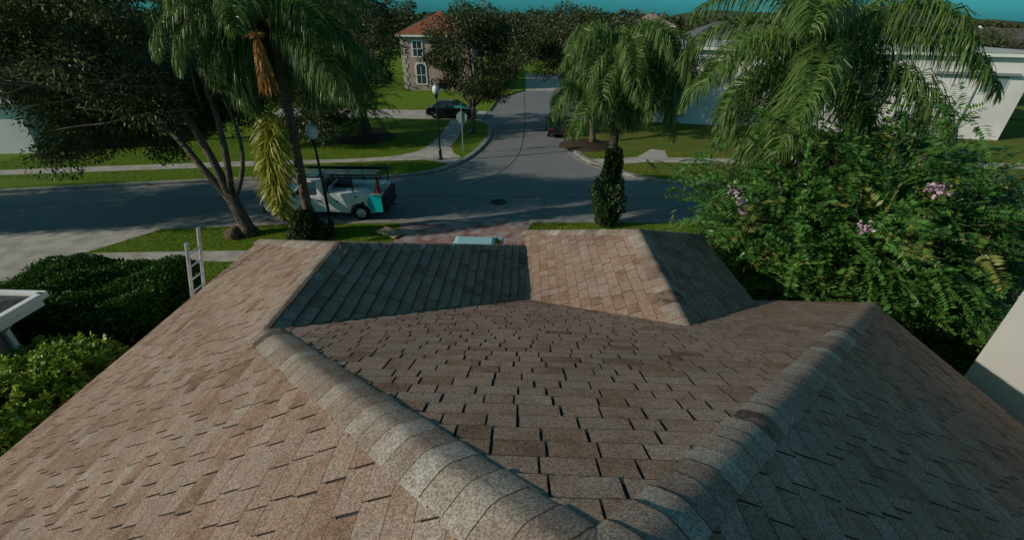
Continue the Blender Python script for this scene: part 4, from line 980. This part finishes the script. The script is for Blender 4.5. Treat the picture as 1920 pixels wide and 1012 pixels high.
# ---------------------------------------------------------------- houses
def hip_house(name, label, x0, x1, y0, y1, ze, pitch, wm, rm, rz=0.0, ov=.45, wins=(), group=None, fascia=M_WHITE):
    cx, cy = (x0 + x1) / 2, (y0 + y1) / 2; t = thing(name, label, 'house', (cx, cy, 0), rz, group)
    a, b = (x1 - x0) / 2, (y1 - y0) / 2
    mb = MB(); mb.bx(-a, a, -b, b, -.1, ze); mb.build('wall', wm, t)
    A_, B_ = a + ov, b + ov; s = min(A_, B_); zr = ze + s * pitch
    mb = MB(); ze2 = ze + .03
    if A_ >= B_: r0, r1 = (-A_ + s, 0, zr), (A_ - s, 0, zr)
    else: r0, r1 = (0, -B_ + s, zr), (0, B_ - s, zr)
    c = [(-A_, -B_, ze2), (A_, -B_, ze2), (A_, B_, ze2), (-A_, B_, ze2)]
    if A_ >= B_: fs = [(0, 1, 5, 4), (1, 2, 5), (2, 3, 4, 5), (3, 0, 4), (3, 2, 1, 0)]
    else: fs = [(0, 1, 4), (1, 2, 5, 4), (2, 3, 5), (3, 0, 4, 5), (3, 2, 1, 0)]
    mb.add(c + [r0, r1], fs); mb.build('roof', rm, t)
    fm = MB()
    for p, q in ((0, 1), (1, 2), (2, 3), (3, 0)): fm.bar(V(c[p]) - V((0, 0, .12)), V(c[q]) - V((0, 0, .12)), .06, .2)
    fm.build('fascia_board', fascia, t)
    for face, u, z, w_, h_, arch in wins:
        if face == 'f': o, dx, n = V((u, -b, z)), V((1, 0, 0)), V((0, -1, 0))
        elif face == 'r': o, dx, n = V((a, u, z)), V((0, 1, 0)), V((1, 0, 0))
        else: o, dx, n = V((-a, u, z)), V((0, -1, 0)), V((-1, 0, 0))
        M3 = Matrix((dx, n, V((0, 0, 1)))).transposed()
        f = MB(); f.box(o + n * .04, (w_ + .3, .08, h_ + .3), M=M3)
        if arch: f.box(o + n * .04 + V((0, 0, h_ / 2 + .25)), (w_ + .1, .078, .25), M=M3)
        fo = f.build('window', M_WHITE, t)
        f = MB(); f.box(o + n * .085, (w_, .02, h_), M=M3)
        if arch:
            k = 10; vs = [o + n * .096 + dx * (w_ / 2 * math.cos(math.pi * q / k)) + V((0, 0, h_ / 2 + .3 * math.sin(math.pi * q / k))) for q in range(k + 1)]
            f.add(vs, [tuple(range(k + 1))])
        f.build('pane', M_GLASS, fo)
        f = MB(); f.box(o + n * .10, (w_, .02, .05), M=M3); f.box(o + n * .10, (.05, .018, h_), M=M3); f.build('glazing_bar', M_WHITE, fo)
    return t
# tan two-storey house with the red roof
th = hip_house('tan_house', 'tan two storey house with red hip roof and corner quoins beyond the side street', -14.9, -6.4, 58, 66.5, 6.05, .52, M_TANST, M_TILE, R(2), .5,
               wins=[('f', -2.35, 4.6, 1.0, 1.55, False), ('f', -2.1, 1.75, 1.05, 1.9, True), ('f', 1.9, 4.6, 1.0, 1.55, False), ('f', 1.9, 1.75, 1.05, 1.9, True), ('l', 0, 4.5, 1.0, 1.5, False)])
mb = MB()
for k in range(12):
    lw = .62 if k % 2 else .40; mb.bx(-4.25 - .03, -4.25 + lw, -4.25 - .05, -4.25 + .0, .02 + .5 * k, .02 + .5 * k + .46); mb.bx(-4.25 - .05, -4.25, -4.25, -4.25 + lw, .02 + .5 * k, .02 + .5 * k + .46)
mb.build('corner_quoin', M_CREAM, th)
mb = MB(); mb.bx(-4.35, 4.35, -4.36, -4.25, 5.75, 6.02); mb.build('frieze', M_CREAM, th)
def solar(): 
    mb = MB(); A_ = 4.75; up = V((1, 0, .52)).normalized(); U = V((0, 1, 0)); N = V((-.52, 0, 1)).normalized(); O = V((-A_, 0, 6.08))
    M3 = Matrix((U, up, N)).transposed()
    for i in range(3):
        for j in range(2):
            if j == 1 and i != 1: continue
            mb.box(O + up * (1.1 + 1.75 * j) + U * (-1.9 + 1.15 * i - .3) + N * .06, (1.08, 1.68, .05), M=M3)
    mb.build('solar_panel', M_SOLAR, th)
solar()
# big white house to the right, flat roof edge
wh = thing('white_house', 'long white two storey house with flat roof behind the right palm', 'house', (25.0, 43.5, 0), R(-11))
a, b = 13.3, 5.0
mb = MB(); mb.bx(-a, a, -b, b, -.1, 5.85); mb.build('wall', M_STUCCO, wh)
mb = MB(); mb.bx(-a - .45, a + .45, -b - .45, b + .45, 5.85, 6.12); mb.build('fascia_board', M_WHITE, wh)
mb = MB(); mb.bx(-a - .5, a + .5, -b - .5, b + .5, 6.12, 6.2); mb.build('roof', mat('pale_flat_roof', (.42, .42, .41), .8, .2), wh)
mb = MB(); mb.bx(a - 6.3, a - .9, -b - .35, -b, 4.62, 4.78); mb.build('shadow_ledge', mat('shadow_ledge_grey', (.22, .23, .24), .7, .3), wh)  # dark ledge added to draw the shadow line across the wall
for x, z, w_, h_ in ((-11.3, 4.2, 1.5, 1.6), (-8.0, 4.2, 1.5, 1.6), (-3.5, 4.2, 1.6, 1.6), (1.2, 4.2, 1.6, 1.6), (-11.0, 1.4, 1.6, 1.7), (-6.0, 1.4, 2.2, 2.2), (a - 2.1, 4.0, 1.5, 1.1)):
    f = MB(); f.bx(x - w_ / 2 - .1, x + w_ / 2 + .1, -b - .05, -b, z - h_ / 2 - .1, z + h_ / 2 + .1); fo = f.build('window', M_WHITE, wh)
    f = MB(); f.bx(x - w_ / 2, x + w_ / 2, -b - .07, -b - .05, z - h_ / 2, z + h_ / 2); f.build('pane', mat('grey_pane', (.22, .27, .29), .15, .5) if 'grey_pane' not in bpy.data.materials else bpy.data.materials['grey_pane'], fo)
mb = MB(); mb.tube([(a - 3.2, -b - .08, 0), (a - 3.2, -b - .08, 5.8)], .06, 8); mb.build('downspout', M_POSTG, wh)
hip_house('brown_roof_house', 'house with broad brown roof rising above the white house behind the right palm', 24, 52, 52, 66, 5.4, .55, M_CREAM, M_BROOF)
hip_house('tan_roof_house', 'small distant house with tan tiled roof above the middle palm', 24.2, 32.5, 112, 120, 6.6, .55, M_CREAM, M_TROOF)
hip_house('white_bungalow', 'small white walled bungalow with dark roof above the long white house', 21.5, 28, 72, 80, 4.9, .25, M_WHITE, M_BROOF)
hip_house('grey_roof_house', 'distant house with dark blue grey roof right of the tan roof', 31, 46, 92, 102, 4.9, .5, M_TANST, M_GROOF)
hip_house('cream_cottage', 'small cream cottage left of the yellow green tree', 29.2, 32.6, 74, 78, 4.6, .5, M_CREAM, M_TROOF)
rh = hip_house('dark_roof_house', 'house with dark roof and white chimney at the right frame edge', 50, 74, 60, 72, 5.6, .28, M_CREAM, M_BROOF)
mb = MB(); mb.bx(-8.6, -8.0, -5.2, -4.6, 5.6, 7.25); mb.add([(-8.65, -5.25, 7.25), (-7.95, -5.25, 7.25), (-7.95, -4.55, 7.25), (-8.65, -4.55, 7.25), (-8.3, -4.9, 7.7)], [(0, 1, 4), (1, 2, 4), (2, 3, 4), (3, 0, 4)]); mb.build('chimney', M_WHITE, rh)
hip_house('white_corner_house', 'white walled house corner at the far left across the street', -46, -32.4, 26.6, 40, 3.3, .45, M_WHITE, M_GROOF, R(9), .4)
hip_house('left_street_house', 'pale house with dark roof glimpsed behind the far left oaks', -60, -46, 44, 56, 3.4, .45, M_CREAM, M_GROOF)
# left neighbour: roof corner with gutter and downspout
nb = hip_house('left_neighbour_house', 'grey roofed neighbour house corner with white gutter at the left frame edge', -17, -10.35, -8, 6.85, 2.9, .28, M_TANST, M_GROOF, 0, .45)
loc = nb.location
gt = MB(); cx0, cy0 = -9.85 - loc.x, 7.35 - loc.y
gt.bar((cx0, cy0, 2.93), (cx0, -15, 2.93), .12, .13); gt.bar((cx0 + .06, cy0 + .0, 2.93), (-7, cy0, 2.93), .12, .13); gt.build('gutter', M_WHITE, nb)
ds = MB(); ds.bar((cx0 - .02, cy0 - .55, 2.86), (cx0 - .38, cy0 - .62, 2.5), .08); ds.bar((cx0 - .40, cy0 - .62, 2.52), (cx0 - .40, cy0 - .62, .1), .09); ds.build('downspout', M_WHITE, nb)
# right neighbour: tall white side wall
rn = hip_house('right_neighbour_house', 'white stucco neighbour house wall at the right frame edge below the crape myrtle', 8.8, 21, -6, 6.75, 5.7, .4, M_GREYST, M_GROOF, 0, .35)
